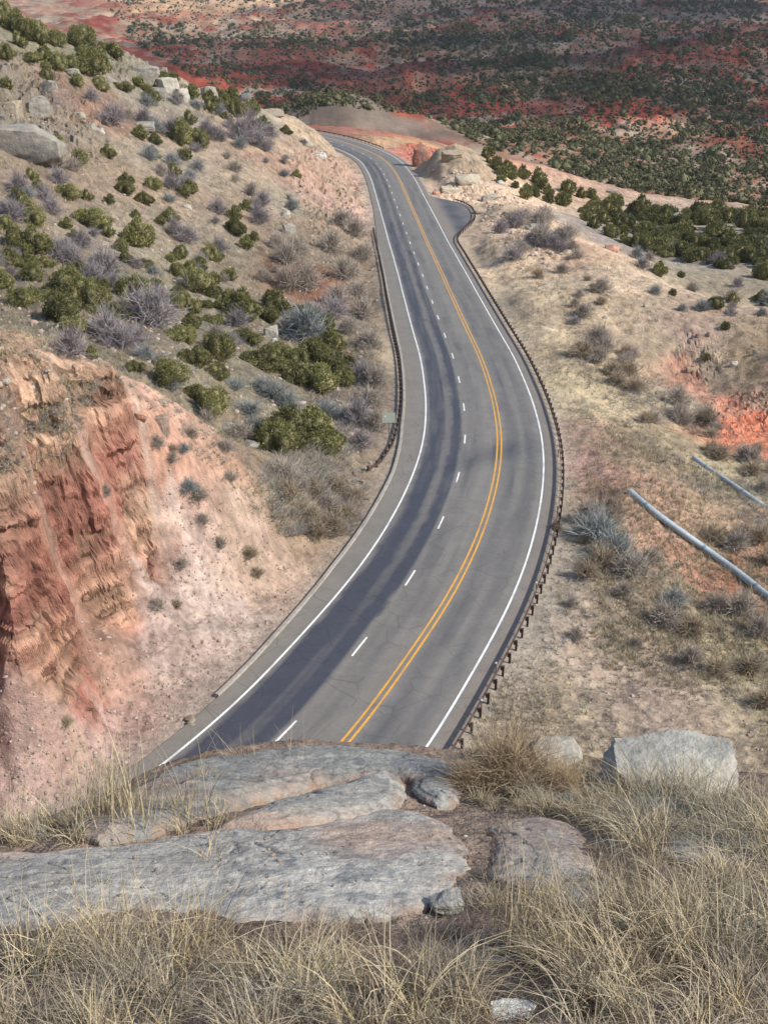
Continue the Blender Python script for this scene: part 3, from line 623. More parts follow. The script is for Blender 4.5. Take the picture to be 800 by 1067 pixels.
pipe(lift([(722, 478), (738, 490), (762, 506), (784, 521), (806, 536), (850, 566)], .12), 'grey drain pipe half hidden in brush higher up the right-hand slope', .30)

# ------------------------------------------------------------------ rocks
def rock_mesh(name, w, d, h, seed, m, colr, n=26, block=.55, rough=.16, flat=0, smooth=False):
    """a boulder: a cube-sphere squared off, cut by planes and weathered; sits with a third below ground"""
    g = np.linspace(-1, 1, n); V = []; Fq = []; base_i = 0
    for ax in range(3):
        for sg in (-1, 1):
            A, B = np.meshgrid(g, g, indexing='ij'); c = np.full_like(A, sg); p = np.stack([A, B, c], -1) if sg > 0 else np.stack([B, A, c], -1)
            p = np.roll(p, ax, axis=-1); V.append(p.reshape(-1, 3)); I = np.arange(n*n).reshape(n, n)+base_i
            Fq.append(np.stack([I[:-1, :-1], I[1:, :-1], I[1:, 1:], I[:-1, 1:]], -1).reshape(-1, 4)); base_i += n*n
    V = np.vstack(V); Fq = np.vstack(Fq)
    S = V/np.linalg.norm(V, axis=1)[:, None]; P = S*(1-block)+V*block*.86
    rr_ = np.random.default_rng(seed)
    for _ in range(7):
        nv = rr_.normal(size=3); nv /= np.linalg.norm(nv); dd = rr_.uniform(.62, .9); ov = np.clip(P@nv-dd, 0, None); P = P-ov[:, None]*nv*.92
    nz = fbm(P[:, 0]*1.4+seed, P[:, 1]*1.4, P[:, 2]*1.4, 4, seed)*rough+fbm(P[:, 0]*6, P[:, 1]*6+seed, P[:, 2]*6, 3, seed+3)*rough*.28
    bed = cell(P[:, 2]*4+fbm(P[:, 0], P[:, 1], P[:, 2], 2, seed)*.8, P[:, 0]*0, P[:, 0]*0, seed)*.035
    P = P*(1+nz+bed)[:, None]; P = P*np.array([w, d, h])/2
    cc = np.ones((len(P), 3))*np.asarray(colr)[None]
    t = fbm(P[:, 0]/w*4+seed, P[:, 1]/w*4, P[:, 2]/w*4, 4, seed+9); t2 = fbm(P[:, 0]/w*16, P[:, 1]/w*16, P[:, 2]/w*16, 3, seed+11)
    cc = cc*(1+.28*t+.22*t2)[:, None]
    lich = np.clip((t-.2)*2.4, 0, .5)[:, None]; cc = cc*(1-lich)+lich*np.array([.20, .21, .19])
    return mesh(name, P, Fq, m, np.clip(cc, .02, .8), True)
RC = dict(grey=(.28, .255, .21), tan=(.33, .265, .195), pale=(.40, .365, .30), brown=(.30, .22, .17), red=(.36, .165, .115), redpale=(.46, .25, .17), white=(.52, .49, .43), yellow=(.44, .375, .275))
ROCKS = [ # px, py, w px, h px, depth factor, colour, rotation, block, label
 (28,145,84,46,.8,'grey',.2,.8,'broad grey-brown sandstone boulder with a flat top high on the left hill'),
 (68,102,26,30,.7,'brown',.5,.85,'leaning brown block wedged beside the boulders on the left hill'),
 (40,108,26,26,.8,'grey',.9,.7,'grey block between the broad boulder and the leaning block'),
 (14,112,24,22,.8,'tan',.3,.6,None),(52,90,22,18,.8,'grey',.1,.7,None),(84,120,16,12,.8,'tan',.6,.6,None),(96,132,14,10,.8,'grey',.2,.6,None),(44,148,20,26,.8,'grey',1.2,.75,None),(76,76,18,14,.9,'grey',.3,.5,None),
 (152,76,34,22,.8,'grey',.3,.6,None),(176,88,26,22,.8,'pale',.7,.7,None),(160,95,30,12,1,'grey',.2,.8,None),(192,98,18,20,.6,'pale',1.1,.7,None),(219,98,20,24,.5,'grey',.8,.6,'grey fin of rock standing on the left crest'),(243,108,24,10,.8,'pale',.2,.7,None),(258,100,16,9,.8,'pale',.4,.6,None),(285,116,24,9,.8,'tan',.1,.7,None),
 (333,161,15,9,.8,'white',.2,.5,'small white rock on the slope left of the far bend'),(320,150,10,6,.8,'pale',.5,.5,None),(305,205,14,12,.8,'grey',.3,.6,None),(302,238,16,18,.8,'grey',.6,.6,None),(298,222,12,10,.8,'pale',.6,.6,None),(306,250,9,8,.8,'grey',.6,.6,None),(196,215,10,7,.8,'pale',.3,.6,None),(187,262,8,5,.8,'pale',.5,.6,None),(150,130,26,9,.9,'grey',.2,.8,None),(104,136,12,8,.8,'pale',.4,.5,None),
 (282,343,17,22,.7,'pale',.1,.9,'square pale outcrop of bedded rock among junipers in the gully'),(299,340,11,27,.8,'tan',.3,.9,'upright tan slab on the right of the square pale outcrop'),(286,354,8,7,.8,'white',.5,.5,None),(312,362,9,9,.8,'pale',.5,.5,None),(195,287,20,8,.8,'grey',.4,.7,None),
 (23,393,13,8,.8,'white',.3,.5,'pale rounded rock on the bench above the red cliff'),(6,395,12,8,.8,'pale',.7,.5,None),(33,402,8,5,.8,'pale',.2,.5,None),(50,385,7,4,.8,'pale',.5,.5,None),
 (236,444,28,6,.9,'grey',-.5,.8,None),(262,462,20,6,.9,'grey',-.4,.8,None),(222,432,10,6,.8,'grey',.4,.6,None),(168,418,16,6,.9,'tan',-.2,.8,None),(170,440,16,26,.7,'brown',.2,.85,'dark red-brown pillar of rock right of the main cliff'),(148,432,14,12,.7,'redpale',.2,.8,None),
 (439,160,24,30,.8,'red',.4,.3,'craggy red rock beside the far bend'),(470,160,26,12,.8,'tan',.2,.45,'rounded tan knob of rock right of the craggy red rock'),(487,186,30,14,.8,'yellow',.2,.6,None),(468,196,22,9,.8,'yellow',.4,.6,None),(510,205,22,10,.8,'pale',.6,.6,None),(535,222,26,9,.8,'pale',.6,.6,None),(555,236,24,8,.8,'yellow',.8,.6,None),(500,220,16,7,.8,'yellow',.1,.6,None),(520,190,14,7,.8,'pale',.9,.6,None),(575,246,14,6,.8,'pale',.9,.6,None),(590,262,12,6,.8,'yellow',.9,.6,None),(455,200,10,7,.8,'redpale',.9,.6,None),
 (704,228,22,20,.8,'pale',.9,.4,'rounded pale boulder standing in the right-hand juniper belt'),(637,258,16,10,.8,'redpale',.3,.5,None),(640,200,20,8,.8,'tan',.1,.6,None),(625,212,16,8,.8,'grey',.1,.6,None),(528,178,14,8,.8,'grey',.1,.6,None),(660,222,12,6,.8,'pale',.1,.6,None),
 (728,350,10,9,.8,'brown',.4,.6,None),(738,347,8,8,.8,'brown',.9,.6,None),(764,378,9,8,.8,'white',.4,.5,None),(718,384,9,8,.8,'tan',.2,.5,None),(787,366,7,8,.8,'pale',.2,.5,None),
 (716,440,8,5,.8,'pale',.2,.5,None),(630,330,6,4,.8,'pale',.2,.5,None),(672,318,5,4,.8,'pale',.2,.5,None)]
items = []
for k_, (px, py, wp, hp, df, cn_, rz, blk, lab) in enumerate(ROCKS):
    P = at(px, py+hp*.35); s = mpp(P); w = wp*s; h = hp*s*1.15
    me = rock_mesh('boulder', w, max(w*df*.8, .5), h, 300+k_, M['bigrock'], np.array(RC[cn_])*.92, 22, blk)
    o = link('boulder', me, None, (P[0], P[1], P[2]+h*.10), rz*.6); tag(o, lab, 'rock', 'boulders on the slopes')
    if not lab: items.append((o, px, ('small ' if wp < 12 else 'mid-sized ' if wp < 22 else 'large ')+{'grey': 'grey', 'tan': 'tan', 'pale': 'pale grey', 'brown': 'brown', 'red': 'red', 'redpale': 'pinkish', 'white': 'whitish', 'yellow': 'cream-coloured'}[cn_]+' rock '+place(px, py)))
uniq(items)
# rubble at the outlet of the kerb ditch and in the gully mouth
def scatter_stones(name, pts, sizes, cols, label, cat, kind='stuff', group=None):
    """many angular stones as one mesh"""
    gr_ = 1.618; t = np.array([[-1, gr_, 0], [1, gr_, 0], [-1, -gr_, 0], [1, -gr_, 0], [0, -1, gr_], [0, 1, gr_], [0, -1, -gr_], [0, 1, -gr_], [gr_, 0, -1], [gr_, 0, 1], [-gr_, 0, -1], [-gr_, 0, 1]], float)/1.7
    Fq = np.array([(0, 11, 5), (0, 5, 1), (0, 1, 7), (0, 7, 10), (0, 10, 11), (1, 5, 9), (5, 11, 4), (11, 10, 2), (10, 7, 6), (7, 1, 8), (3, 9, 4), (3, 4, 2), (3, 2, 6), (3, 6, 8), (3, 8, 9), (4, 9, 5), (2, 4, 11), (6, 2, 10), (8, 6, 7), (9, 8, 1)])
    n = len(pts); r3 = np.random.default_rng(11)
    an = r3.uniform(0, 6.28, n); sc3 = r3.uniform(.6, 1.3, (n, 3))*np.array([1, 1, .7])*sizes[:, None]/2
    v = t[None]*sc3[:, None]*(1+r3.uniform(-.3, .3, (n, 12, 3))); c, s = np.cos(an), np.sin(an)
    x = v[..., 0]*c[:, None]-v[..., 1]*s[:, None]; y = v[..., 0]*s[:, None]+v[..., 1]*c[:, None]
    V = np.stack([x, y, v[..., 2]], -1)+pts[:, None]; Fa = (Fq[None]+np.arange(n)[:, None, None]*12).reshape(-1, 3)
    o = link(name, mesh(name, V.reshape(-1, 3), Fa, M['rock'], np.repeat(cols, 12, 0))); tag(o, label, cat, group, kind); return o
def inpoly(px, py, poly):
    c = np.zeros(len(px), bool); j = len(poly)-1
    for i in range(len(poly)):
        xi, yi = poly[i]; xj, yj = poly[j]; c ^= ((yi > py) != (yj > py)) & (px < (xj-xi)*(py-yi)/(yj-yi+1e-9)+xi); j = i
    return c
def sample(poly, n):
    a = np.array(poly); lo = a.min(0); hi = a.max(0); out = np.zeros((0, 2))
    while len(out) < n:
        p = rng.uniform(lo, hi, (n*2, 2)); out = np.vstack([out, p[inpoly(p[:, 0], p[:, 1], poly)]])
    return out[:n]
ED = 3.2                                                        # keep plants off the tarmac
def onroad(P, marg=.4):
    d = ((P[:, None, :2]-REF[None, ::6])**2).sum(2); k = d.argmin(1)*6
    o = (P[:, 0]-REF[k, 0])*NR[k, 0]+(P[:, 1]-REF[k, 1])*NR[k, 1]
    return (np.sqrt(d.min(1)) < 26) & (o < edgeR(RS[k])+marg) & (o > edgeL(RS[k])-marg) & (P[:, 1] < 520)
def ground_pts(poly, n, marg=.4):
    q = sample(poly, n); P = raycast(q[:, 0], q[:, 1], GHF); k = ~onroad(P, marg) & (P[:, 1] > 20); return P[k], q[k]
SLOPES = {'cut': ([(0,560),(60,700),(130,500),(250,470),(380,520),(300,660),(215,755),(100,860),(-60,860),(-60,560)], 3800, (.06, .34)),
 'right': ([(500,200),(600,260),(1000,300),(1000,800),(480,780),(590,560),(590,440),(500,280)], 4600, (.07, .36)),
 'left': ([(-260,20),(300,130),(385,180),(400,400),(380,480),(250,440),(0,340),(-260,340)], 5600, (.14, .9)),
 'bench': ([(-60,340),(60,345),(260,465),(230,470),(110,385),(60,520),(-60,520)], 1500, (.08, .5)),
 'knoll': ([(420,170),(480,175),(600,240),(560,300),(500,235),(440,190)], 900, (.2, 1.3))}
pp, sz, cc = [], [], []
for nm, (poly, n_s, (a_s, b_s)) in SLOPES.items():
    P, q = ground_pts(poly, n_s); kc_ = hgt(P[:, 0], P[:, 1], cl) < .3; P = P[kc_]; s = a_s+(b_s-a_s)*rng.random(len(P))**5; t = rng.random((len(P), 1))
    c1, c2 = {'cut': (.50, .30), 'right': (.55, .36), 'left': (.5, .36), 'bench': (.5, .34), 'knoll': (.62, .45)}[nm]
    col = np.array([c1, c1*.82, c1*.68])*(1-t)+t*np.array([c2*1.05, c2*.75, c2*.6]); pp.append(P); sz.append(s); cc.append(col*.78)
scatter_stones('scree', np.vstack(pp), np.concatenate(sz), np.vstack(cc), 'loose pale stones strewn over the slopes', 'scree')
items = []
for (cx, cy, rx_, ry_, n_s) in [(205, 757, 15, 6, 20), (372, 505, 12, 18, 14), (385, 488, 10, 8, 6)]:
    for i in range(n_s):
        px = cx+rng.normal()*rx_*.5; py = cy+rng.normal()*ry_*.5; P = at(px, py); w = rng.uniform(.3, .85)
        if onroad(P[None], -.35)[0]: continue
        me = rock_mesh('stone', w, w*.8, w*.7, int(500+rng.integers(900)), M['bigrock'], np.array([RC['tan'], RC['brown'], RC['pale']][i % 3])*.8, 8, .5)
        o = link('stone', me, None, P+np.array([0, 0, w*.12]), float(rng.uniform(0, 3))); tag(o, None, 'stone', 'loose stones beside the road')
        items.append((o, px, ['tan', 'brown', 'pale'][i % 3]+' stone in the rubble '+('at the ditch outlet' if cy > 700 else 'below the rusty guardrail end')))
uniq(items)

# ------------------------------------------------------------------ vegetation
def crown_mesh(name, seed, m, lobes=11, tufts=2300, tall=.85, leaf=.052, cola=(.225, .212, .080), colb=(.125, .13, .052), colc=(.31, .28, .12)):
    """a juniper crown one metre wide: upright sprays of scale leaves spread over many lobes"""
    r = np.random.default_rng(seed); L = []
    for i in range(lobes):
        a = r.uniform(0, 6.28); d = math.sqrt(r.random())*.30 if i else 0; w = r.uniform(.13, .23)
        hh = tall*(r.uniform(.35, .95)*(1-.9*d)); L.append((d*math.cos(a), d*math.sin(a), hh*.5, w, hh*.55))
    L = np.array(L); k = r.integers(0, lobes, tufts); dirv = r.normal(size=(tufts, 3)); dirv[:, 2] += .35; dirv /= np.linalg.norm(dirv, axis=1)[:, None]
    rad_ = r.uniform(.72, 1.06, tufts)**1; base = L[k, :3]+dirv*np.stack([L[k, 3], L[k, 3], L[k, 4]], 1)*rad_[:, None]
    base[:, 2] = np.maximum(base[:, 2], .01)
    ax = dirv*.6+np.array([0, 0, .75])+r.normal(size=(tufts, 3))*.35; ax /= np.linalg.norm(ax, axis=1)[:, None]
    sd_ = np.cross(ax, r.normal(size=(tufts, 3))); sd_ /= np.linalg.norm(sd_, axis=1)[:, None]; s2_ = np.cross(ax, sd_)
    ln = (leaf*r.uniform(.7, 1.7, tufts))[:, None]; wd = ln*.30
    V = np.stack([base-sd_*wd, base+sd_*wd, base+ax*ln, base-s2_*wd, base+s2_*wd, base+ax*ln*.92+sd_*wd*.3], 1).reshape(-1, 3)
    Fq = (np.arange(tufts)[:, None]*6+np.array([[0, 1, 2, 3, 4, 5]])).reshape(-1, 3)
    t = r.random((tufts, 1)); c = np.array(cola)*(1-t)+np.array(colb)*t; u = r.random((tufts, 1)) < .16; c = np.where(u, np.array(colc), c); c = np.repeat(c, 6, 0)
    # solid lobe cores, darker than most sprays, that close the view through
    cv_, cf_ = [], []
    ico = np.array([[math.cos(a)*math.cos(b), math.sin(a)*math.cos(b), math.sin(b)] for b in (-.5, .25, .95) for a in np.arange(7)/7*6.283]+[[0, 0, 1], [0, 0, -1]])
    for (x, y, z, w, h) in L:
        n0 = len(cv_)*23; v = ico*np.array([w, w, h])*.74*(1+r.uniform(-.15, .15, (23, 1)))+np.array([x, y, z]); v[:, 2] = np.maximum(v[:, 2], -.02); cv_.append(v)
        for q_ in range(2):
            for j in range(7): a, b_ = q_*7+j, q_*7+(j+1) % 7; cf_ += [(n0+a, n0+b_, n0+b_+7), (n0+a, n0+b_+7, n0+a+7)]
        for j in range(7): cf_ += [(n0+14+j, n0+14+(j+1) % 7, n0+21), (n0+(j+1) % 7, n0+j, n0+22)]
    cv_ = np.vstack(cv_); cf_ = np.array(cf_)+len(V)
    return mesh(name, np.vstack([V, cv_]), np.vstack([Fq, cf_]), m, np.vstack([c, np.ones((len(cv_), 3))*np.array([.15, .14, .065])]))
def trunk_mesh(seed):
    r = np.random.default_rng(seed); mb = MB()
    for i in range(5):
        a = r.uniform(0, 6.28); mb.tube([(0, 0, -.06), (.03*math.cos(a), .03*math.sin(a), .08), (.12*math.cos(a), .12*math.sin(a), .25), (.17*math.cos(a), .17*math.sin(a), .48)], [.030, .024, .016, .007], 7)
    return mb.mesh('trunk', M['bark'], True)
CR = [crown_mesh('crown', 20+i, M['juniper'], 10+i, 4200+i*150, [.62, .78, .9, .7, 1.0, .66][i], .036) for i in range(6)]
CRS = [crown_mesh('crown', 40+i, M['juniper'], 6, 520, .75, .10) for i in range(4)]
TR = [trunk_mesh(i) for i in range(3)]
JUN = [(5,24,26),(30,17,24),(46,14,22),(18,38,34),(36,44,34),(70,28,30),(58,50,26),(98,32,26),(104,42,30),(85,52,34),(96,66,40),(112,60,34),(122,54,28),(145,48,20),(143,66,20),(92,82,44),(76,76,26),(128,96,26),(32,66,24),(5,96,18),(158,108,26),(210,92,26),(200,104,18),(232,116,26),(236,129,22),(250,102,22),(262,112,22),(281,111,18),(264,120,18),(245,99,20),(197,131,16),(190,152,28),(205,157,26),(147,147,15),(162,151,17),(160,167,18),(192,168,14),(81,174,19),(275,138,18),(298,141,16),(314,140,13),(300,124,16),(60,156,15),(57,170,11),(172,92,20),(218,118,16),(222,106,18),(183,60,14),
 (72,208,24),(97,240,36),(132,204,18),(150,214,18),(159,199,17),(178,232,22),(145,258,36),(198,202,17),(246,245,20),(28,219,14),(37,237,22),(5,240,16),(70,239,12),(131,276,18),(151,281,21),(85,290,26),(142,317,34),(197,292,24),(206,305,34),(221,311,24),(240,293,18),(225,272,16),(245,230,15),(257,260,14),(36,266,34),(18,258,24),(47,280,20),(38,296,28),(10,280,28),(5,300,24),(25,320,28),(65,312,40),(86,323,34),(60,338,38),(77,347,28),(105,320,28),(120,330,20),(183,355,24),(254,334,40),(240,326,26),(290,328,28),(312,336,30),(335,342,28),(222,340,22),(200,344,24),(188,324,22),(227,377,30),(257,360,28),(228,396,24),(272,386,40),(288,388,30),(305,380,28),(326,379,34),(350,386,38),(345,366,30),(330,408,40),(310,402,30),(355,402,28),(175,402,40),(206,418,26),(222,434,32),(95,376,15),(142,388,18),(290,474,40),(305,468,46),(331,472,46),(316,458,52),(344,468,28),(281,458,30),(309,188,10),(213,322,18),(162,300,16),
 (508,164,12),(522,185,13),(515,176,10),(686,288,15),(753,281,20),(776,268,18),(790,292,22),(793,315,20),(742,324,20),(762,318,12),(755,344,9),(700,309,8),(760,258,22),(742,262,18),(725,258,20),(796,270,18),(735,376,8),(708,290,8)]
items = []; JP = []
def juniper(P, wp, zone_):
    w = wp*mpp(P); big = wp >= 15; small = wp < 10
    rz = float(rng.uniform(0, 6.28)); sq = float(rng.uniform(.62, .98)); i = int(rng.integers(0, 6))
    w = w*1.38
    if big:
        root = empty('juniper', P-np.array([0, 0, w*.03]), rz); c = link('crown', CR[i], root, None, 0, (w, w, w*sq)); link('trunk', TR[i % 3], root, None, 0, (w, w, w*sq*.9))
    else:
        root = link('juniper', CRS[i % 4], None, P-np.array([0, 0, w*.05]), rz, (w, w, w*sq))
    tag(root, None, 'juniper', 'junipers '+zone_)
    return root
for (px, py, wp) in JUN:
    zn = 'on the left hillside' if px < 420 else 'on the right-hand ridge'
    JP.append((wp*(.84 if py < 140 and px < 420 else 1), px, at(px, py-wp*.12), zn, ('big' if wp > 34 else 'mid-sized' if wp > 19 else 'small')+' juniper '+place(px, py-wp*.4)))
for (poly, n_s, a0, b0) in [([(0,5),(100,20),(160,45),(230,90),(300,120),(320,145),(250,125),(150,100),(60,90),(0,80)], 44, 9, 19), ([(-260,60),(0,20),(0,330),(-260,330)], 44, 16, 34), ([(0,180),(120,150),(260,200),(300,270),(240,330),(100,300),(0,250)], 34, 9, 19), ([(0,230),(110,290),(200,340),(230,400),(120,345),(0,310)], 16, 14, 28), ([(200,290),(360,330),(370,400),(250,400),(200,340)], 12, 14, 26)]:
    q = sample(poly, n_s)
    for (a, b_) in q: wp = float(rng.uniform(a0, b0)); JP.append((wp, a, at(a, b_), 'on the left hillside', ('mid-sized' if wp > 19 else 'small')+' juniper '+place(a, b_)))
# the green belt on the back of the right-hand ridge
BELT = [(498,156),(540,178),(600,200),(660,216),(720,222),(860,232),(860,312),(770,280),(700,272),(650,258),(600,228),(545,208),(515,188)]
P, q = ground_pts(BELT, 210); od = np.argsort(P[:, 1])
for k_ in od:
    wp = float(np.interp(q[k_, 0], [500, 620, 800], [8.5, 14, 19])*rng.uniform(.7, 1.3))
    JP.append((wp, q[k_, 0], P[k_], 'on the right-hand ridge', ('large' if wp > 19 else 'mid-sized' if wp > 14 else 'small')+' belt juniper '+place(q[k_, 0], q[k_, 1])))
JP = [t for t in JP if t[2][1] < (380 if 'left' in t[3] else 480)]; JP.sort(key=lambda t: -t[0]); ITEMS2 = []; REST = JP[298:]
for (wp, a, P, zn, lb) in JP[:298]: items.append((juniper(P, wp, zn), a, lb))
uniq(items)
# leafless shrubs
def shrub_mesh(name, seed, stems=46, fork=7, flat=.62, cola=(.26, .215, .215), colb=(.17, .145, .155), wid=.008, lean=0, cr=.5):
    r = np.random.default_rng(seed); V = []; Fq = []; Cc = []
    def rib(a, b, w0, w1, c):
        d = b-a; s_ = np.cross(d, r.normal(size=3)); s_ /= np.linalg.norm(s_)+1e-9; n0 = len(V)
        V.extend([a-s_*w0, a+s_*w0, b+s_*w1, b-s_*w1]); Fq.append((n0, n0+1, n0+2, n0+3)); Cc.extend([c]*4)
    for i in range(stems):
        a = r.uniform(0, 6.28); el = r.uniform(.12, 1.5); tip = np.array([math.cos(a)*math.cos(el)*cr+lean*.2, math.sin(a)*math.cos(el)*cr, math.sin(el)*flat])*r.uniform(.6, 1)
        b0 = np.array([r.normal()*.06, r.normal()*.06, -.02]); midp = b0*.5+tip*.5+r.normal(size=3)*.04+np.array([0, 0, .05]); t = r.random(); c = np.array(cola)*t+np.array(colb)*(1-t)
        rib(b0, midp, wid, wid*.8, c); rib(midp, tip, wid*.8, wid*.35, c)
        for j in range(fork):
            f = r.uniform(.35, 1); s0_ = b0+(tip-b0)*f if f > .5 else b0+(midp-b0)*f*2; e = s0_+(tip-b0)*r.uniform(.15, .45)+r.normal(size=3)*.10; e[2] = max(e[2], .01)
            rib(s0_, e, wid*.6, wid*.25, c*r.uniform(.85, 1.2))
            if j % 2: rib(e*.6+s0_*.4, e+r.normal(size=3)*.06, wid*.45, wid*.2, c*1.1)
    return mesh(name, np.array(V), np.array(Fq), M['twig'], np.array(Cc))
SHP = [shrub_mesh('shrub', 60+i, 80, 13, .6, (.30, .265, .265), (.20, .175, .175), .0085) for i in range(3)]      # lilac grey
SHB = [shrub_mesh('shrub', 70+i, 84, 13, .5, (.27, .285, .275), (.17, .18, .17), .0085) for i in range(2)]        # sage grey
SHT = [shrub_mesh('shrub', 80+i, 80, 13, .55, (.36, .29, .20), (.23, .185, .13), .0085) for i in range(3)]       # straw brown
SHG = [shrub_mesh('shrub', 90+i, 74, 13, .6, (.37, .32, .265), (.25, .215, .18), .0085) for i in range(3)]     # grey brown
SH = [(118,128,24,'P'),(180,142,24,'P'),(225,144,18,'P'),(250,146,24,'P'),(262,141,24,'P'),(228,220,14,'P'),(270,232,20,'P'),(195,252,22,'P'),(183,245,18,'P'),(85,256,20,'P'),(15,228,24,'P'),(5,222,18,'P'),(20,198,20,'P'),(48,208,18,'P'),(58,266,26,'P'),(75,275,22,'P'),(160,338,44,'P'),(146,330,30,'P'),(112,352,34,'P'),(126,362,34,'P'),(142,357,26,'P'),(75,370,30,'P'),(110,285,30,'P'),(98,296,24,'P'),(165,312,20,'P'),(320,352,40,'B'),(305,345,26,'B'),(240,360,20,'P'),(248,340,22,'P'),(350,316,26,'G'),
 (60,112,10,'P'),(30,205,14,'B'),(190,196,16,'P'),(205,290,18,'P'),(228,262,18,'P'),(300,275,24,'G'),(268,224,16,'P'),(120,300,20,'P'),(145,300,18,'B'),(262,204,16,'G'),(245,178,14,'G'),(268,150,20,'P'),(282,143,16,'P'),(150,128,18,'P'),(96,104,14,'P'),(205,177,14,'B'),(180,172,18,'B'),(215,140,18,'P'),(62,190,20,'P'),(300,300,26,'G'),(320,300,30,'G'),(345,330,30,'P'),(378,330,24,'G'),(385,360,24,'G'),(372,310,26,'G'),(360,290,26,'G'),(345,262,24,'G'),(378,270,22,'G'),(370,245,20,'G'),(355,235,22,'G'),(310,262,20,'G'),(290,258,18,'G'),(378,395,24,'P'),(385,420,24,'G'),(372,440,26,'P'),(390,445,20,'G'),(392,400,20,'G'),(375,465,24,'P'),(362,345,20,'G'),
 (300,425,22,'B'),(272,405,20,'B'),(260,430,24,'B'),(285,415,24,'B'),(245,405,18,'B'),(225,350,14,'G'),(340,432,22,'B'),(355,435,20,'B'),(268,448,20,'B'),(250,455,22,'G'),(150,372,18,'B'),(168,380,16,'B'),(180,405,16,'B'),(215,440,18,'G'),(235,470,20,'G'),(200,455,14,'G'),(195,510,20,'B'),(205,520,22,'G'),(212,545,14,'G'),
 (300,520,24,'T'),(320,540,26,'T'),(340,530,24,'G'),(330,560,22,'T'),(350,510,22,'T'),(310,505,22,'G'),(360,540,24,'T'),(298,500,26,'G'),(345,555,26,'T'),(370,520,20,'T'),(325,515,22,'T'),(260,580,16,'T'),(268,600,14,'T'),(165,634,16,'G'),(185,632,12,'T'),(190,590,12,'G'),(230,570,14,'G'),(70,755,14,'T'),(60,400,10,'G'),(30,395,12,'G'),(110,515,14,'G'),
 (180,480,14,'G'),(165,465,16,'G'),(190,470,14,'B'),(240,500,12,'G'),(180,470,12,'T'),
 (620,560,44,'B'),(640,580,40,'B'),(655,600,38,'G'),(625,590,36,'T'),(612,540,30,'G'),(690,650,36,'G'),(700,630,30,'B'),(675,585,26,'G'),(720,660,30,'T'),(650,620,20,'G'),(595,630,16,'G'),(662,672,12,'G'),(600,665,18,'G'),(770,640,32,'G'),(745,635,26,'G'),(790,660,30,'G'),(580,550,14,'T'),(608,565,16,'T'),(610,600,26,'T'),(780,700,34,'T'),(745,700,30,'T'),(720,690,26,'G'),(795,735,30,'T')]
nmP = {'P': 'lilac-grey shrub', 'B': 'sage-grey shrub', 'T': 'straw-brown shrub', 'G': 'grey-brown shrub'}
fam = {'P': SHP, 'B': SHB, 'T': SHT, 'G': SHG}; items = []
def shrub(px, py, wp, t):
    P = at(px, py)
    if onroad(P[None], .3)[0] or any(abs((py-wp*.2)-(y0+(px-x0)*.77)) < 5+wp*.35 and px > x0-8 for x0, y0 in ((657, 520), (722, 480))): return
    w = wp*mpp(P)*(1.4 if px < 440 else 1.2); o = link('shrub', fam[t][int(rng.integers(len(fam[t])))], None, P, float(rng.uniform(0, 6.28)), (w, w, w*float(rng.uniform(.8, 1.15))))
    tag(o, None, 'shrub', 'leafless shrubs on the '+('left' if px < 440 else 'right')+'-hand slopes'); items.append((o, px, ('large ' if wp > 29 else 'mid-sized ' if wp > 17 else 'small ')+nmP[t]+' '+place(px, py)))
for a_ in SH: shrub(a_[0], a_[1]+1, a_[2], a_[3])
for (poly, n_s, a0, b0, ts) in [([(-260,80),(0,60),(0,330),(-260,330)], 30, 16, 34, 'PPB'), ([(810,260),(1000,300),(1000,740),(810,740)], 30, 16, 34, 'GTB'), ([(590,330),(640,350),(720,420),(800,480),(850,560),(800,545),(700,470),(640,430),(590,380)], 38, 14, 28, 'GTGT'), ([(500,240),(560,300),(600,340),(640,330),(600,260),(540,220)], 22, 10, 24, 'GGTP'), ([(680,230),(860,265),(860,330),(700,330),(640,270)], 30, 8, 18, 'GPBG'), ([(560,225),(610,250),(600,270),(560,260)], 8, 14, 24, 'PG'),
    ([(700,560),(860,680),(860,560),(780,520)], 14, 16, 30, 'TG'), ([(0,170),(120,150),(300,200),(330,300),(100,330),(0,300)], 34, 8, 18, 'PPGB'), ([(100,100),(200,110),(320,150),(300,190),(160,150)], 22, 7, 15, 'PGB')]:
    q = sample(poly, n_s)
    for (a, b_) in q: shrub(a, b_, float(rng.uniform(a0, b0)), ts[int(rng.integers(len(ts)))])
uniq(items)

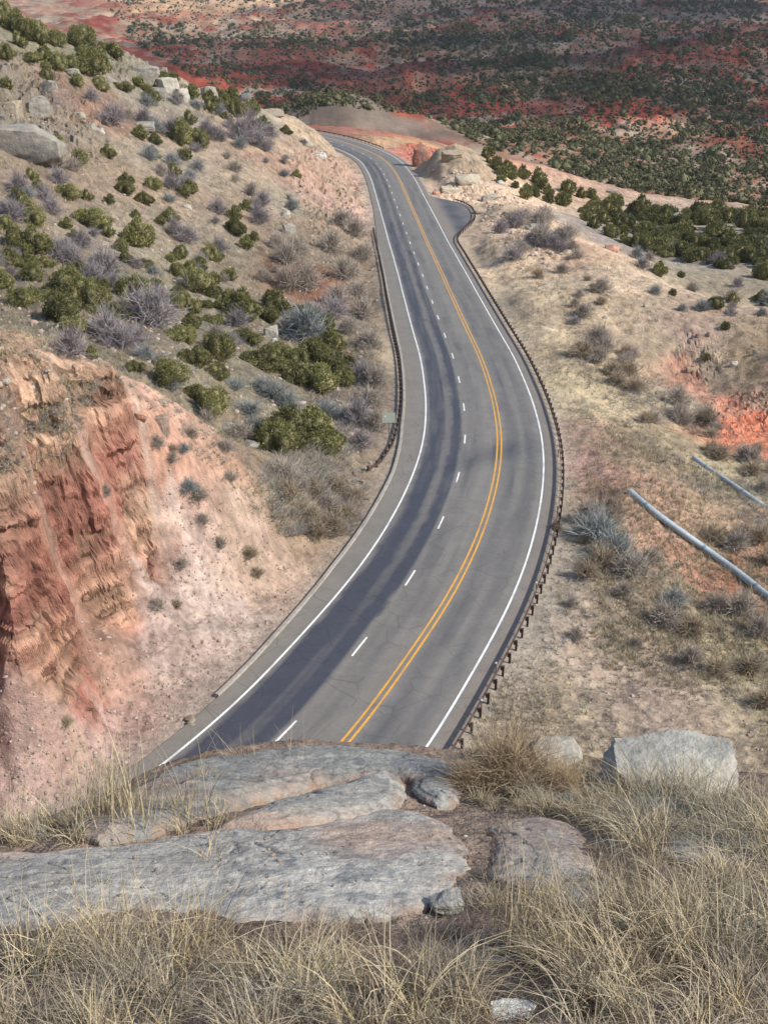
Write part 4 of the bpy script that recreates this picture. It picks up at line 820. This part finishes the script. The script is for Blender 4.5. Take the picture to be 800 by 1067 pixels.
# dry grass of the slopes: fine bunches, far too many to count
def tufts_mesh(name, P, size, cols, blades, wid, m, seed=5, seg_=1, spread=.5, droop=.0, lean=(0, 0)):
    """bunches of blades; every blade is a bent ribbon of seg_ + 1 pieces"""
    r = np.random.default_rng(seed); n = len(P); nb = n*blades; I = np.repeat(np.arange(n), blades)
    a = r.uniform(0, 6.283, nb); s = size[I]*r.uniform(.55, 1.15, nb); out = spread*r.uniform(.15, 1, nb)
    d0 = np.stack([np.cos(a)*out*.5+lean[0], np.sin(a)*out*.5+lean[1], np.ones(nb)], 1); d0 /= np.linalg.norm(d0, axis=1)[:, None]
    hor = np.stack([np.cos(a), np.sin(a), 0*a], 1)
    b = P[I]+np.stack([r.normal(size=nb), r.normal(size=nb), 0*a-.12], 1)*(size[I]*.14)[:, None]
    side = np.cross(d0, r.normal(size=(nb, 3))); side /= np.linalg.norm(side, axis=1)[:, None]; w = (wid*(size[I]**.3))[:, None]*r.uniform(.7, 1.3, (nb, 1))
    rows = []
    for k_ in range(seg_+2):
        f = k_/(seg_+1); c = b+d0*(s*f)[:, None]+hor*(s*out*f*f*.55)[:, None]-np.array([0, 0, 1])*(s*droop*out*f**3)[:, None]
        ww = w*(1-f*.85); rows.append(c-side*ww); rows.append(c+side*ww)
    V = np.stack(rows, 1); K_ = 2*(seg_+2); Fq = np.concatenate([np.array([[2*i, 2*i+1, 2*i+3, 2*i+2]]) for i in range(seg_+1)])
    Fa = (np.arange(nb)[:, None, None]*K_+Fq[None]).reshape(-1, 4)
    c = cols[I]*r.uniform(.7, 1.25, (nb, 1)); c = np.repeat(c, K_, 0); 
    return mesh(name, V.reshape(-1, 3), Fa, m, np.clip(c, .02, .8))
STRAW = np.array([[.50, .41, .24], [.40, .33, .22], [.30, .255, .19], [.34, .33, .21], [.56, .48, .31]])*.88
GP = [([(500,190),(600,255),(1000,300),(1000,820),(470,790),(590,560),(590,440),(500,290)], 15000, .42, 'r'), ([(-260,20),(300,130),(385,180),(400,400),(380,480),(250,440),(0,340),(-260,340)], 17000, .5, 'l'), ([(-60,340),(60,345),(260,465),(380,480),(370,560),(290,560),(200,470),(110,385),(60,500),(-60,500)], 3000, .4, 'b'),
      ([(180,520),(290,520),(370,560),(300,640),(215,740),(60,840),(0,840),(100,650)], 700, .32, 'c'), ([(630,440),(800,520),(860,600),(860,800),(640,740),(600,520)], 5500, .6, 'r2')]
pp, sz, cc = [], [], []
for (poly, n_s, s_, t) in GP:
    P, q = ground_pts(poly, n_s, .8); dn = fbm(P[:, 0]/9, P[:, 1]/12, P[:, 0]*0, 3, 301); k = rng.random(len(P)) < .55+dn*1.3; P = P[k]
    pp.append(P); sz.append(s_*rng.uniform(.6, 1.4, len(P))*np.clip(mpp_a := (P[:, 1]*cP-P[:, 2]*sP)/110, .8, 2.2)); cc.append(STRAW[np.clip((fbm(P[:, 0]/14, P[:, 1]/14, P[:, 0]*0, 2, 305)*3+rng.normal(size=len(P))*1.1+1.6).astype(int), 0, 4)])
tag(link('dry_grass', tufts_mesh('dry_grass', np.vstack(pp), np.concatenate(sz), np.vstack(cc), 9, .019, M['grass'], 6, 0, .9)), 'thin dry bunch grass scattered over the slopes', 'grass', kind='stuff')

pp, sz, cc = [], [], []
SC_ = np.array([[.25, .225, .215], [.30, .27, .22], [.22, .22, .20], [.33, .28, .22]])
for (poly, n_s, s_) in [(GP[1][0], 6500, .55), (GP[2][0], 1500, .45), (GP[0][0], 3500, .45), ([(380,240),(392,300),(400,400),(395,470),(370,560),(290,560),(270,500),(320,420),(340,300),(330,250)], 2600, .8), ([(590,330),(640,350),(720,420),(860,520),(860,600),(700,500),(640,430),(590,380)], 2200, .7)]:
    P, q = ground_pts(poly, n_s, .8); dn = fbm(P[:, 0]/7, P[:, 1]/9, P[:, 0]*0, 3, 311); k = rng.random(len(P)) < .5+dn*1.6; P = P[k]; pp.append(P); sz.append(s_*rng.uniform(.5, 1.6, len(P))); cc.append(SC_[rng.integers(0, 4, len(P))])
tag(link('low_scrub', tufts_mesh('low_scrub', np.vstack(pp), np.concatenate(sz), np.vstack(cc), 14, .016, M['grass'], 8, 0, 2.0)), 'low grey twiggy scrub covering the slopes between the bushes', 'scrub', kind='stuff')

# far valley: junipers as dots on the red and tan ground
def low_tree(seed):
    r = np.random.default_rng(seed); V = []; 
    for b, rr_ in ((0, .40), (.30, .52), (.62, .36)):
        for j in range(6): a = j/6*6.283+r.uniform(-.3, .3); q_ = rr_*r.uniform(.55, 1.3); V.append((math.cos(a)*q_, math.sin(a)*q_, b+r.uniform(-.06, .06)))
    V.append((0, 0, .85)); Fq = []
    for k_ in range(2):
        for j in range(6): a, b = k_*6+j, k_*6+(j+1) % 6; Fq += [(a, b, b+6), (a, b+6, a+6)]
    for j in range(6): Fq.append((12+j, 12+(j+1) % 6, 18))
    return np.array(V), np.array(Fq)
LT = [low_tree(i) for i in range(5)]
FARP = [(-40,-40),(860,-40),(860,250),(620,190),(500,150),(440,120),(340,110),(300,128),(240,100),(130,40),(90,-40)]
q = sample(FARP, 95000); P = raycast(q[:, 0], q[:, 1], GHF); k = (P[:, 1] > 430) & (P[:, 1] < 5200); P = P[k]; q = q[k]
tq, lq = np.arctan2(P[:, 0], P[:, 1]), np.log(np.hypot(P[:, 0], P[:, 1]))
dn = fbm(tq*16, lq*8, tq*0, 5, 401); gr = fbm(tq*60, lq*26, tq*0, 3, 405)
dens = .30+dn*.7+gr*.9+.42*np.exp(-(((q[:, 0]-520)/95)**2+((q[:, 1]-62)/34)**2))+.5*np.exp(-(((q[:, 0]-650)/160)**2+((q[:, 1]-95)/14)**2))+.5*np.exp(-(((q[:, 0]-420)/200)**2+((q[:, 1]-40)/14)**2))+.5*np.exp(-(((q[:, 0]-700)/90)**2+((q[:, 1]-185)/18)**2))
for (ex, ey, wx, wy) in [(430,85,60,12),(345,70,80,10),(655,135,52,14),(300,60,70,8),(760,155,44,5),(340,118,38,10),(200,12,110,10),(590,112,36,7)]: dens -= .75*np.exp(-((((q[:, 0]-ex)/wx)**2+((q[:, 1]-ey)/wy)**2))**2)
k1_ = rng.random(len(P)) < dens*.34; k = k1_ | (rng.random(len(P)) < .17); P = P[k]; q = q[k]; bigw = np.where(k1_[k], 1.0, .5)
w = np.interp(P[:, 1], [450, 900, 1600, 4000], [2.9, 3.4, 4.6, 8.0])*np.exp(rng.normal(size=len(P))*.36)*bigw; d = np.hypot(P[:, 0], P[:, 1]); od = np.argsort(-w/d)
P = P[od]; q = q[od]; w = w[od]; items = []; ni = 0
for i in range(ni):
    o = link('juniper', CRS[i % 4], None, P[i], float(rng.uniform(0, 6.28)), (w[i], w[i], w[i]*.9)); tag(o, None, 'juniper', 'junipers in the valley'); items.append((o, q[i, 0], 'dark valley juniper '+place(*q[i])))
uniq(items)
def spray_tree(seed, nt=58):
    r = np.random.default_rng(seed); lb = np.array([[r.normal()*.22, r.normal()*.22, r.uniform(.15, .4), r.uniform(.24, .38)] for _ in range(5)]); k_ = r.integers(0, 5, nt)
    d_ = r.normal(size=(nt, 3)); d_[:, 2] = np.abs(d_[:, 2])+.1; d_ /= np.linalg.norm(d_, axis=1)[:, None]; c_ = lb[k_, :3]+d_*lb[k_, 3:]*r.uniform(.7, 1, (nt, 1)); ax = d_+np.array([0, 0, .6])+r.normal(size=(nt, 3))*.4; ax /= np.linalg.norm(ax, axis=1)[:, None]
    sd2 = np.cross(ax, r.normal(size=(nt, 3))); sd2 /= np.linalg.norm(sd2, axis=1)[:, None]; ln = r.uniform(.10, .24, (nt, 1)); v = np.stack([c_-sd2*ln*.42, c_+sd2*ln*.42, c_+ax*ln], 1).reshape(-1, 3)
    b_, f_ = low_tree(seed); b_ = b_*np.array([.72, .72, .72]); return np.vstack([v, b_]), np.vstack([np.arange(nt*3).reshape(-1, 3), f_+nt*3])
ST = [spray_tree(i) for i in range(6)]
V, Fq, Cc = [], [], []; off_ = 0; nsp = 5000
for t in range(6):
    m_ = np.arange(ni, ni+nsp)[t::6]; lv, lf = ST[t]; an = rng.uniform(0, 6.28, len(m_)); c, s = np.cos(an)[:, None], np.sin(an)[:, None]; ww = w[m_][:, None]*.98
    x = (lv[None, :, 0]*c-lv[None, :, 1]*s)*ww*rng.uniform(.8, 1.4, (len(m_), 1)); y = (lv[None, :, 0]*s+lv[None, :, 1]*c)*ww; z = lv[None, :, 2]*ww*rng.uniform(.7, 1.15, (len(m_), 1))
    V.append((np.stack([x, y, z-.1], -1)+P[m_][:, None]).reshape(-1, 3)); Fq.append((lf[None]+np.arange(len(m_))[:, None, None]*len(lv)).reshape(-1, 3)+off_); off_ += len(m_)*len(lv)
    cb_ = np.repeat(np.array([.085, .085, .042])*rng.uniform(.6, 1.5, (len(m_), 1)), len(lv), 0); Cc.append(cb_*np.repeat(rng.uniform(.65, 1.4, (len(cb_)//3+1, 1)), 3, 0)[:len(cb_)])
for (wp, a, Pj, zn, lb) in REST:
    me_ = CRS[int(rng.integers(4))]; v = np.empty(len(me_.vertices)*3, np.float32); me_.vertices.foreach_get('co', v); f = np.empty(len(me_.polygons)*3, np.int32); me_.loops.foreach_get('vertex_index', f); c = np.empty(len(me_.vertices)*4, np.float32); me_.attributes['Col'].data.foreach_get('color', c)
    w_ = wp*mpp(Pj)*1.38; V.append(v.reshape(-1, 3)*w_+Pj); Fq.append(f.reshape(-1, 3)+off_); off_ += len(me_.vertices); Cc.append(c.reshape(-1, 4)[:, :3]*rng.uniform(.75, 1.25))
for t in range(5):
    m_ = np.arange(ni+nsp, len(P))[t::5]; lv, lf = LT[t]; an = rng.uniform(0, 6.28, len(m_)); c, s = np.cos(an)[:, None], np.sin(an)[:, None]; ww = w[m_][:, None]
    x = (lv[None, :, 0]*c-lv[None, :, 1]*s)*ww*rng.uniform(.8, 1.4, (len(m_), 1)); y = (lv[None, :, 0]*s+lv[None, :, 1]*c)*ww; z = lv[None, :, 2]*ww*rng.uniform(.6, .95, (len(m_), 1))
    V.append((np.stack([x, y, z-.1], -1)+P[m_][:, None]).reshape(-1, 3)); Fq.append((lf[None]+np.arange(len(m_))[:, None, None]*len(lv)).reshape(-1, 3)+off_); off_ += len(m_)*len(lv)
    Cc.append(np.repeat(np.array([.068, .068, .040])*rng.uniform(.6, 1.5, (len(m_), 1))*(1+rng.uniform(-.1, .1, (len(m_), 3))), len(lv), 0))
print('far trees', len(P))
tag(link('juniper_woodland', mesh('juniper_woodland', np.vstack(V), np.vstack(Fq), M['farjuniper'], np.vstack(Cc))), 'mass of small dark junipers dotted over the valley and the ridges before it', 'woodland', kind='stuff')

# ------------------------------------------------------------------ the ledge at the standpoint
def slab(name, poly, label, colr, thick, seed, dome=.35, n=150, tilt=0, rough=.02, sink=.03):
    """a bedded slab: its outline stands on the ground, its top keeps the lie of the land and its edges break off steeply"""
    a = np.array(poly, float); W_ = raycast(a[:, 0], a[:, 1], GH); c = W_.mean(0); lo = W_[:, :2].min(0)-.05; hi = W_[:, :2].max(0)+.05
    gx_, gy_ = np.meshgrid(np.linspace(lo[0], hi[0], n), np.linspace(lo[1], hi[1], n), indexing='ij'); x, y = gx_.ravel(), gy_.ravel()
    d = np.full(len(x), 1e9); pts = catmull(np.vstack([W_[:, :2], W_[:1, :2]]), 6); ins = inpoly(x, y, [tuple(p) for p in pts])
    for i in range(len(pts)-1):
        p0 = pts[i]; v = pts[i+1]-p0; t = np.clip(((x-p0[0])*v[0]+(y-p0[1])*v[1])/(v@v+1e-9), 0, 1); d = np.minimum(d, np.hypot(x-p0[0]-v[0]*t, y-p0[1]-v[1]*t))
    sdv = np.where(ins, d, -d)+fbm(x*5+seed, y*5, x*0, 4, seed)*.045+fbm(x*22, y*22, x*0, 2, seed+4)*.010
    g0 = hgt(x, y, GH); pl = np.linalg.lstsq(np.c_[x, y, np.ones(len(x))], g0, rcond=None)[0]; plane = np.c_[x, y, np.ones(len(x))]@pl
    base = g0*.45+plane*.55; rise = thick*np.clip(sdv/.10, 0, 1)**.45+dome*thick*np.clip(sdv/.45, 0, 1)
    bedn = fbm(x*1.6+seed, y*1.6, x*0, 5, seed+7)*rough*2.2+fbm(x*9, y*16, x*0, 4, seed+9)*rough*.6
    stepn = np.floor(rise/(thick*.38)+.5*fbm(x*2.4, y*2.4, x*0, 3, seed+13))*thick*.38; rise = rise*.7+stepn*.3*(sdv > 0)
    z = np.where(sdv > 0, np.maximum(g0, base)+rise+bedn, g0-.10-np.clip(-sdv, 0, .3)*1.2)
    cc_ = np.ones((len(x), 3))*np.array(colr); t = fbm(x*2.2+seed, y*2.2, x*0, 5, seed+21); t2 = fbm(x*13, y*13, x*0, 4, seed+23); t3 = fbm(x*45, y*45, x*0, 2, seed+25)
    cc_ *= (1+.34*t+.34*t2+.24*t3)[:, None]; lv = np.clip((t2+t*.6-.18)*3, 0, .75)[:, None]; cc_ = cc_*(1-lv)+lv*np.array([.155, .16, .16])
    pk = (np.clip(fbm(x*1.3+seed+5, y*1.3, x*0, 4, seed+27)-.08, 0, .4)*1.5)[:, None]; cc_ = cc_*(1-pk)+pk*np.array([.40, .27, .20])
    dirt = (np.clip(1-sdv/.10, 0, 1)*np.clip(.5+t2*1.6, 0, 1)*.8)[:, None]; cc_ = cc_*(1-dirt)+dirt*np.array([.30, .205, .15])
    ck2 = np.abs(fbm(x*1.1+seed, y*1.9+x*.4, x*0, 4, seed+37)); k2_ = np.clip(1-ck2/.010, 0, 1); z = z-k2_*.012*(sdv > .04); cc_ *= (1-.5*k2_)[:, None]
    ck = fbm(x*2.6+t*.5, y*5+t*.7, x*0, 3, seed+31, True); kk = np.clip((ck-.80)/.12, 0, 1); z = z-kk*.012*(sdv > .05); cc_ *= (1-.35*kk)[:, None]
    I = np.arange(n*n).reshape(n, n); Fq = np.stack([I[:-1, :-1], I[1:, :-1], I[1:, 1:], I[:-1, 1:]], -1).reshape(-1, 4)
    keep = (sdv.reshape(n, n) > -.10); kq = keep[:-1, :-1] | keep[1:, :-1] | keep[1:, 1:] | keep[:-1, 1:]; Fq = Fq[kq.ravel()]
    P = np.stack([x, y, z], 1); used = np.unique(Fq); mp = np.full(len(P), -1); mp[used] = np.arange(len(used))
    o = link(name, mesh(name, P[used]-c, mp[Fq], M['rock'], np.clip(cc_[used], .03, .75), True), None, c); tag(o, label, 'rock slab', 'rock slabs of the ledge'); return o
G1, G2, G3 = (.25, .245, .225), (.33, .315, .28), (.36, .345, .30)
slab('rock_slab', [(60,872),(110,848),(150,824),(184,806),(240,796),(300,788),(360,786),(430,792),(476,806),(470,822),(400,818),(330,822),(250,846),(190,862),(120,880)], 'long dark grey slab at the very brink, just below the road', G1, .085, 900, .6, 190)
slab('rock_slab', [(215,872),(268,850),(300,838),(350,824),(404,812),(420,822),(414,846),(360,860),(300,872)], 'smooth grey tongue of rock with a rounded nose, second slab from the brink', G2, .075, 910, .7)
slab('rock_slab', [(-60,892),(60,886),(150,878),(235,866),(300,860),(370,852),(420,846),(470,862),(484,905),(450,945),(370,958),(300,962),(240,970),(150,950),(60,968),(-60,975)], 'broad pale grey slab crossing the left half of the ledge', (.36, .34, .305), .035, 920, .9, 260, rough=.022)
slab('rock_slab', [(508,862),(560,852),(600,866),(625,905),(650,935),(600,945),(540,930),(505,915),(520,890)], 'flat grey slab in the middle of the ledge right of the broad pale one', G2, .035, 930, .6)
slab('rock_slab', [(690,872),(740,878),(800,888),(860,900),(860,920),(800,910),(740,904),(690,894)], 'pale slab half buried in grass at the right edge', G3, .05, 940, .5)
slab('rock_slab', [(440,808),(470,806),(486,822),(470,840),(438,836),(428,820)], 'small dark grey block between the tongue of rock and the tan brush', G1, .06, 945, .4, 90)
def ledge_rock(px, py, wp, hp, df, colr, seed, label, blk=.75, rz=.1, n=60, up=.12):
    P = raycast([px], [py], GH)[0]; s = mpp(P); w, h = wp*s, hp*s
    o = link('boulder', rock_mesh('boulder', w, w*df, h, seed, M['rock'], colr, n, blk, .12), None, P+np.array([0, 0, h*up]), rz); tag(o, label, 'rock', 'boulders on the ledge'); return o
ledge_rock(698,822,150,84,.75,G3,951,'big squarish grey boulder with a pale flat top, standing at the right of the ledge', .93, -.08, 90, .12)
ledge_rock(566,796,84,44,.7,(.33, .30, .25),952,'rounded pale boulder half behind the tan brush', .5, .3, 50)
ledge_rock(128,940,26,12,.8,(.30, .24, .2),954,'small brown stone lying in grass on the broad pale slab')
ledge_rock(276,915,14,8,.8,(.12, .12, .12),955,'small black stone on the broad pale slab')
ledge_rock(465,945,38,30,.8,G2,956,'small grey stone between the broad slab and the flat middle slab')
ledge_rock(535,1058,54,26,.7,(.66, .65, .60),957,'white stone in the grass at the very bottom of the picture', .6, .2)
ledge_rock(612,925,36,14,.8,(.30, .30, .30),958,'small dark grey stone at the foot of the flat middle slab')
# pebbles and litter
q = np.vstack([sample([(0,870),(800,800),(800,1080),(0,1080)], 1300), rng.normal(size=(70, 2))*[26, 14]+[265, 900], rng.normal(size=(60, 2))*[30, 16]+[452, 858], rng.normal(size=(60, 2))*[30, 20]+[590, 900], rng.normal(size=(60, 2))*[60, 16]+[360, 940]])
P = raycast(q[:, 0], q[:, 1], GHF); P[:, 2] += .0+.05*inpoly(q[:, 0], q[:, 1], [(0,880),(460,862),(470,930),(0,940)]); t = rng.random((len(P), 1))
scatter_stones('pebbles', P, .004+.016*rng.random(len(P))**5, np.where(t < .12, np.array([[.45, .42, .37]]), np.where(t < .7, np.array([[.33, .25, .20]]), np.array([[.22, .17, .15]]))), 'small pebbles and chips strewn over the ledge', 'gravel')
# grasses of the ledge
def fpts(poly, n): q = sample(poly, n); return raycast(q[:, 0], q[:, 1], GHF)
GC = np.array([[.54, .45, .29], [.44, .37, .255], [.33, .30, .22], [.47, .38, .24], [.27, .23, .175], [.38, .36, .28]])*.84
def gcols(n, p=None): return GC[rng.choice(6, n, p=p)]
beds = [([(-30,1010),(100,995),(200,1020),(330,1000),(480,1010),(560,985),(830,960),(830,1110),(-30,1110)], 125, .25, 34, 1.25), ([(540,950),(600,930),(680,900),(830,860),(830,1000),(560,1000)], 60, .24, 32, 1.2), ([(600,850),(660,835),(830,850),(830,900),(680,905)], 100, .26, 30, 1.1), ([(470,835),(540,825),(620,830),(680,850),(600,860),(520,850)], 50, .15, 26, 1.1), ([(0,860),(60,858),(190,845),(180,862),(80,878),(0,880)], 34, .16, 26, 1.0), ([(480,780),(620,790),(620,830),(470,832)], 60, .13, 28, 1.2)]
pp, sz = [], []
for (poly, n_s, s_, bl, spd) in beds: P = fpts(poly, n_s); pp.append(P); sz.append(s_*rng.uniform(.35, 1.0, n_s)**1*np.where(rng.random(n_s) < .2, 1.7, 1.0))
Pg = np.vstack(pp); sg = np.concatenate(sz); gu, gv, _ = proj(Pg[:, 0], Pg[:, 1], Pg[:, 2]); kk_ = np.hypot(gu-535, (gv-1062)*.7) > 42; Pg, sg = Pg[kk_], sg[kk_]
tag(link('ledge_grass', tufts_mesh('ledge_grass', Pg, sg, gcols(len(Pg), [.22, .25, .12, .23, .13, .05]), 84, .0027, M['grass'], 12, 4, 1.15, .7, (-.12, .05))), 'tangled dry straw and grey-green grass along the bottom of the ledge', 'grass', kind='stuff')
# low dead litter under the grass
P = fpts([(-30,970),(330,965),(480,970),(520,850),(650,835),(830,850),(830,1110),(-30,1110)], 1500)
tag(link('dead_litter', tufts_mesh('dead_litter', P, rng.uniform(.05, .13, len(P)), np.array([[.19, .145, .115], [.12, .10, .08], [.26, .20, .145]])[rng.integers(0, 3, len(P))], 26, .0018, M['grass'], 14, 1, 2.2, .9)), 'matted grey-brown dead grass between the clumps', 'grass litter', kind='stuff')
def clump(px, py, h, blades, label, p=None, spread=.55, droop=.2, wid=.0024, lean=(0, 0), k=1, name='grass_clump', cat='grass clump'):
    P = raycast([px], [py], GHF)[0]; n = k; pts = np.array([[rng.normal()*.05*k**.5, rng.normal()*.035*k**.5, 0] for _ in range(n)]); pts[:, 2] = hgt(P[0]+pts[:, 0], P[1]+pts[:, 1], GHF)-P[2]
    me = tufts_mesh(name, pts, h*rng.uniform(.8, 1.1, n), gcols(n, p), blades, wid, M['grass'], int(rng.integers(9999)), 4, spread, droop, lean); o = link(name, me, None, P); tag(o, label, cat, 'single clumps on the ledge'); return o
TAN = [.6, .15, 0, .25, 0, 0]; GRN = [.1, .2, .35, .05, .1, .2]
clump(135,862,.50,46,'tall upright straw-coloured grass clump on the left brink of the ledge', TAN, .42, .12, .0030, (.05, 0), 6)
clump(20,872,.34,30,'thin pale grass clump at the far left edge of the ledge', TAN, .7, .2, .0024, (-.1, 0), 3)
clump(212,862,.22,30,'short curved grass clump right of the tall one', TAN, .9, .35, .0024, (.1, 0), 3)
clump(236,892,.26,26,'small spiky star-shaped tuft growing from the middle of the broad pale slab', TAN, 1.2, .2, .0026, (0, 0), 2)
clump(258,802,.34,22,'sparse reddish stalks at the brink in front of the dark lane', [0, .3, 0, .7, 0, 0], .5, .1, .0024, (-.25, 0), 2)
clump(296,800,.36,16,'sparse stalks at the brink beside the lowest lane dash', [0, .3, 0, .7, 0, 0], .4, .1, .0022, (.0, 0), 2)
clump(222,832,.20,60,'tan rounded tussock tucked against the brink slab', [0, .3, 0, .7, 0, 0], 1.2, .5, .0020, (0, 0), 3)
clump(380,803,.11,60,'little mossy tuft at the brink below the yellow lines', GRN, 1.1, .3, .0018, (0, 0), 3)
clump(690,838,.36,50,'dense fan of yellow grass in front of the big squarish boulder', TAN, .95, .25, .0024, (.05, 0), 6)
clump(650,840,.30,46,'pale grass leaning left at the left corner of the big squarish boulder', TAN, 1.0, .3, .0024, (-.2, 0), 4)
clump(745,845,.30,46,'yellow grass clump at the right end of the big squarish boulder', TAN, .95, .3, .0024, (.15, 0), 5)
clump(555,985,.44,18,'few very tall pale stalks standing right of the flat middle slab', TAN, .35, .08, .0028, (.05, 0), 3)
clump(575,992,.40,18,'few tall stalks leaning right beside the tallest ones', TAN, .35, .08, .0026, (.2, 0), 3)
clump(520,950,.20,60,'curly orange-tan tussock left of the flat middle slab', [.2, .2, 0, .6, 0, 0], 1.4, .7, .0020, (0, 0), 3)
clump(600,1010,.24,60,'bleached curly tussock below the flat middle slab', TAN, 1.5, .8, .0022, (0, 0), 4)
clump(495,868,.13,50,'dark green-grey tuft left of the flat middle slab', GRN, .9, .3, .0018, (0, 0), 3)
clump(200,1000,.36,50,'tall drooping straw clump at the bottom left, leaning right', TAN, .9, .5, .0024, (.25, 0), 5)
clump(60,1010,.34,50,'yellowish drooping clump in the bottom left corner', TAN, 1.0, .5, .0024, (.2, 0), 5)
clump(760,1000,.34,50,'straw clump in the bottom right corner', TAN, .9, .4, .0024, (.1, 0), 5)
clump(670,980,.34,40,'upright golden grass clump below the big squarish boulder', TAN, .7, .3, .0024, (0, 0), 5)
# rounded bushes of fine dead stems
def brush(px, py, wp, m_, label, zs=1.0, group='brush on the ledge'):
    P = raycast([px], [py], GHF)[0]; w = wp*mpp(P); o = link('brush', m_, None, P-np.array([0, 0, .02]), float(rng.uniform(0, 6)), (w, w, w*zs)); tag(o, label, 'brush', group); return o
BT = shrub_mesh('brush', 501, 150, 16, .55, (.42, .32, .20), (.30, .22, .14), .0034); BG = shrub_mesh('brush', 502, 130, 14, .5, (.30, .31, .30), (.17, .18, .17), .0034)
brush(528,822,130,BT,'wide tan tumbleweed-like brush at the brink right of the road', .95); brush(490,826,70,BT,'small tan brush on the left flank of the wide one', .9); brush(585,824,70,BT,'reddish dry brush between the wide brush and the big boulder', .8)
brush(560,835,34,BG,'blue-grey cushion of fine stems below the tan brush', .8); brush(590,842,38,BG,'grey cushion plant right of the blue-grey one', .8); brush(628,838,40,BG,'dark grey cushion at the left foot of the big boulder', .8)
brush(690,862,90,BG,'low sprawling grey-green brush in front of the big boulder', .5); brush(770,900,100,BG,'low grey-green brush at the right edge below the boulder', .5)

# ------------------------------------------------------------------ thin clouds high over the valley, and the air
mc, n, b = mat('thin_cloud', 1); tr = N(n, 'ShaderNodeBsdfTransparent'); mx = N(n, 'ShaderNodeMixShader'); mx.inputs[0].default_value = .42; b.inputs['Base Color'].default_value = (.8, .8, .8, 1)
n.links.new(tr.outputs[0], mx.inputs[1]); n.links.new(b.outputs[0], mx.inputs[2]); n.links.new(mx.outputs[0], n.nodes['Material Output'].inputs['Surface'])
for (cx, cy, wx, wy, sd_) in [(420, 1150, 620, 330, 1), (-60, 1500, 420, 300, 2), (900, 2050, 1000, 520, 3), (200, 2500, 560, 420, 4), (1500, 3300, 1500, 600, 5)]:
    H_ = 900; a = np.linspace(0, 2*math.pi, 97)[:-1]; rr_ = np.linspace(0.02, 1, 26); A, B = np.meshgrid(a, rr_, indexing='ij')
    edge = 1+.30*fbm(np.cos(A)*2.2+sd_*9, np.sin(A)*2.2, A*0, 4, 700+sd_)*1.6; X = np.cos(A)*B*edge*wx; Y = np.sin(A)*B*edge*wy; Zt = np.sqrt(np.clip(1-B**2, 0, 1))*(70+60*fbm(X/160, Y/160, X*0, 4, 720+sd_))
    ox, oy = cx+sd.x/sd.z*(H_+120), cy+sd.y/sd.z*(H_+120); V = []; Fq = []
    for s_, zz in ((1, Zt+H_), (-1, -Zt*.2+H_-2)):
        o0 = len(V)*96*26; V.append(np.stack([X, Y, zz-H_], -1).reshape(-1, 3)); I = np.arange(96*26).reshape(96, 26)+o0; J = np.roll(I, -1, 0)
        Fq.append(np.stack([I[:, :-1], I[:, 1:], J[:, 1:], J[:, :-1]], -1).reshape(-1, 4)[:, ::-s_])
    tag(link('cloud', mesh('cloud', np.vstack(V), np.vstack(Fq), mc, None, True), None, (ox, oy, H_)), kind='structure')
mh = bpy.data.materials.new('haze'); mh.use_nodes = True; n = mh.node_tree; n.nodes.remove(n.nodes['Principled BSDF']); pv = N(n, 'ShaderNodeVolumePrincipled'); pv.inputs['Color'].default_value = (.92, .92, .94, 1); pv.inputs['Density'].default_value = .00004; pv.inputs['Anisotropy'].default_value = .2
n.links.new(pv.outputs[0], n.nodes['Material Output'].inputs['Volume'])
mb = MB(); zlo = float(VZ.min())-1.5; zhi = max(130.0, float(VZ.max())+2); mb.box((0, 0, (zlo+zhi)/2), (64000, 64000, zhi-zlo), bev=.0001); tag(link('haze', mb.mesh('haze', mh)), 'thin bluish haze in the air over the valley', 'haze', kind='stuff')
SC.cycles.volume_bounces = 0; SC.cycles.volume_step_rate = 8
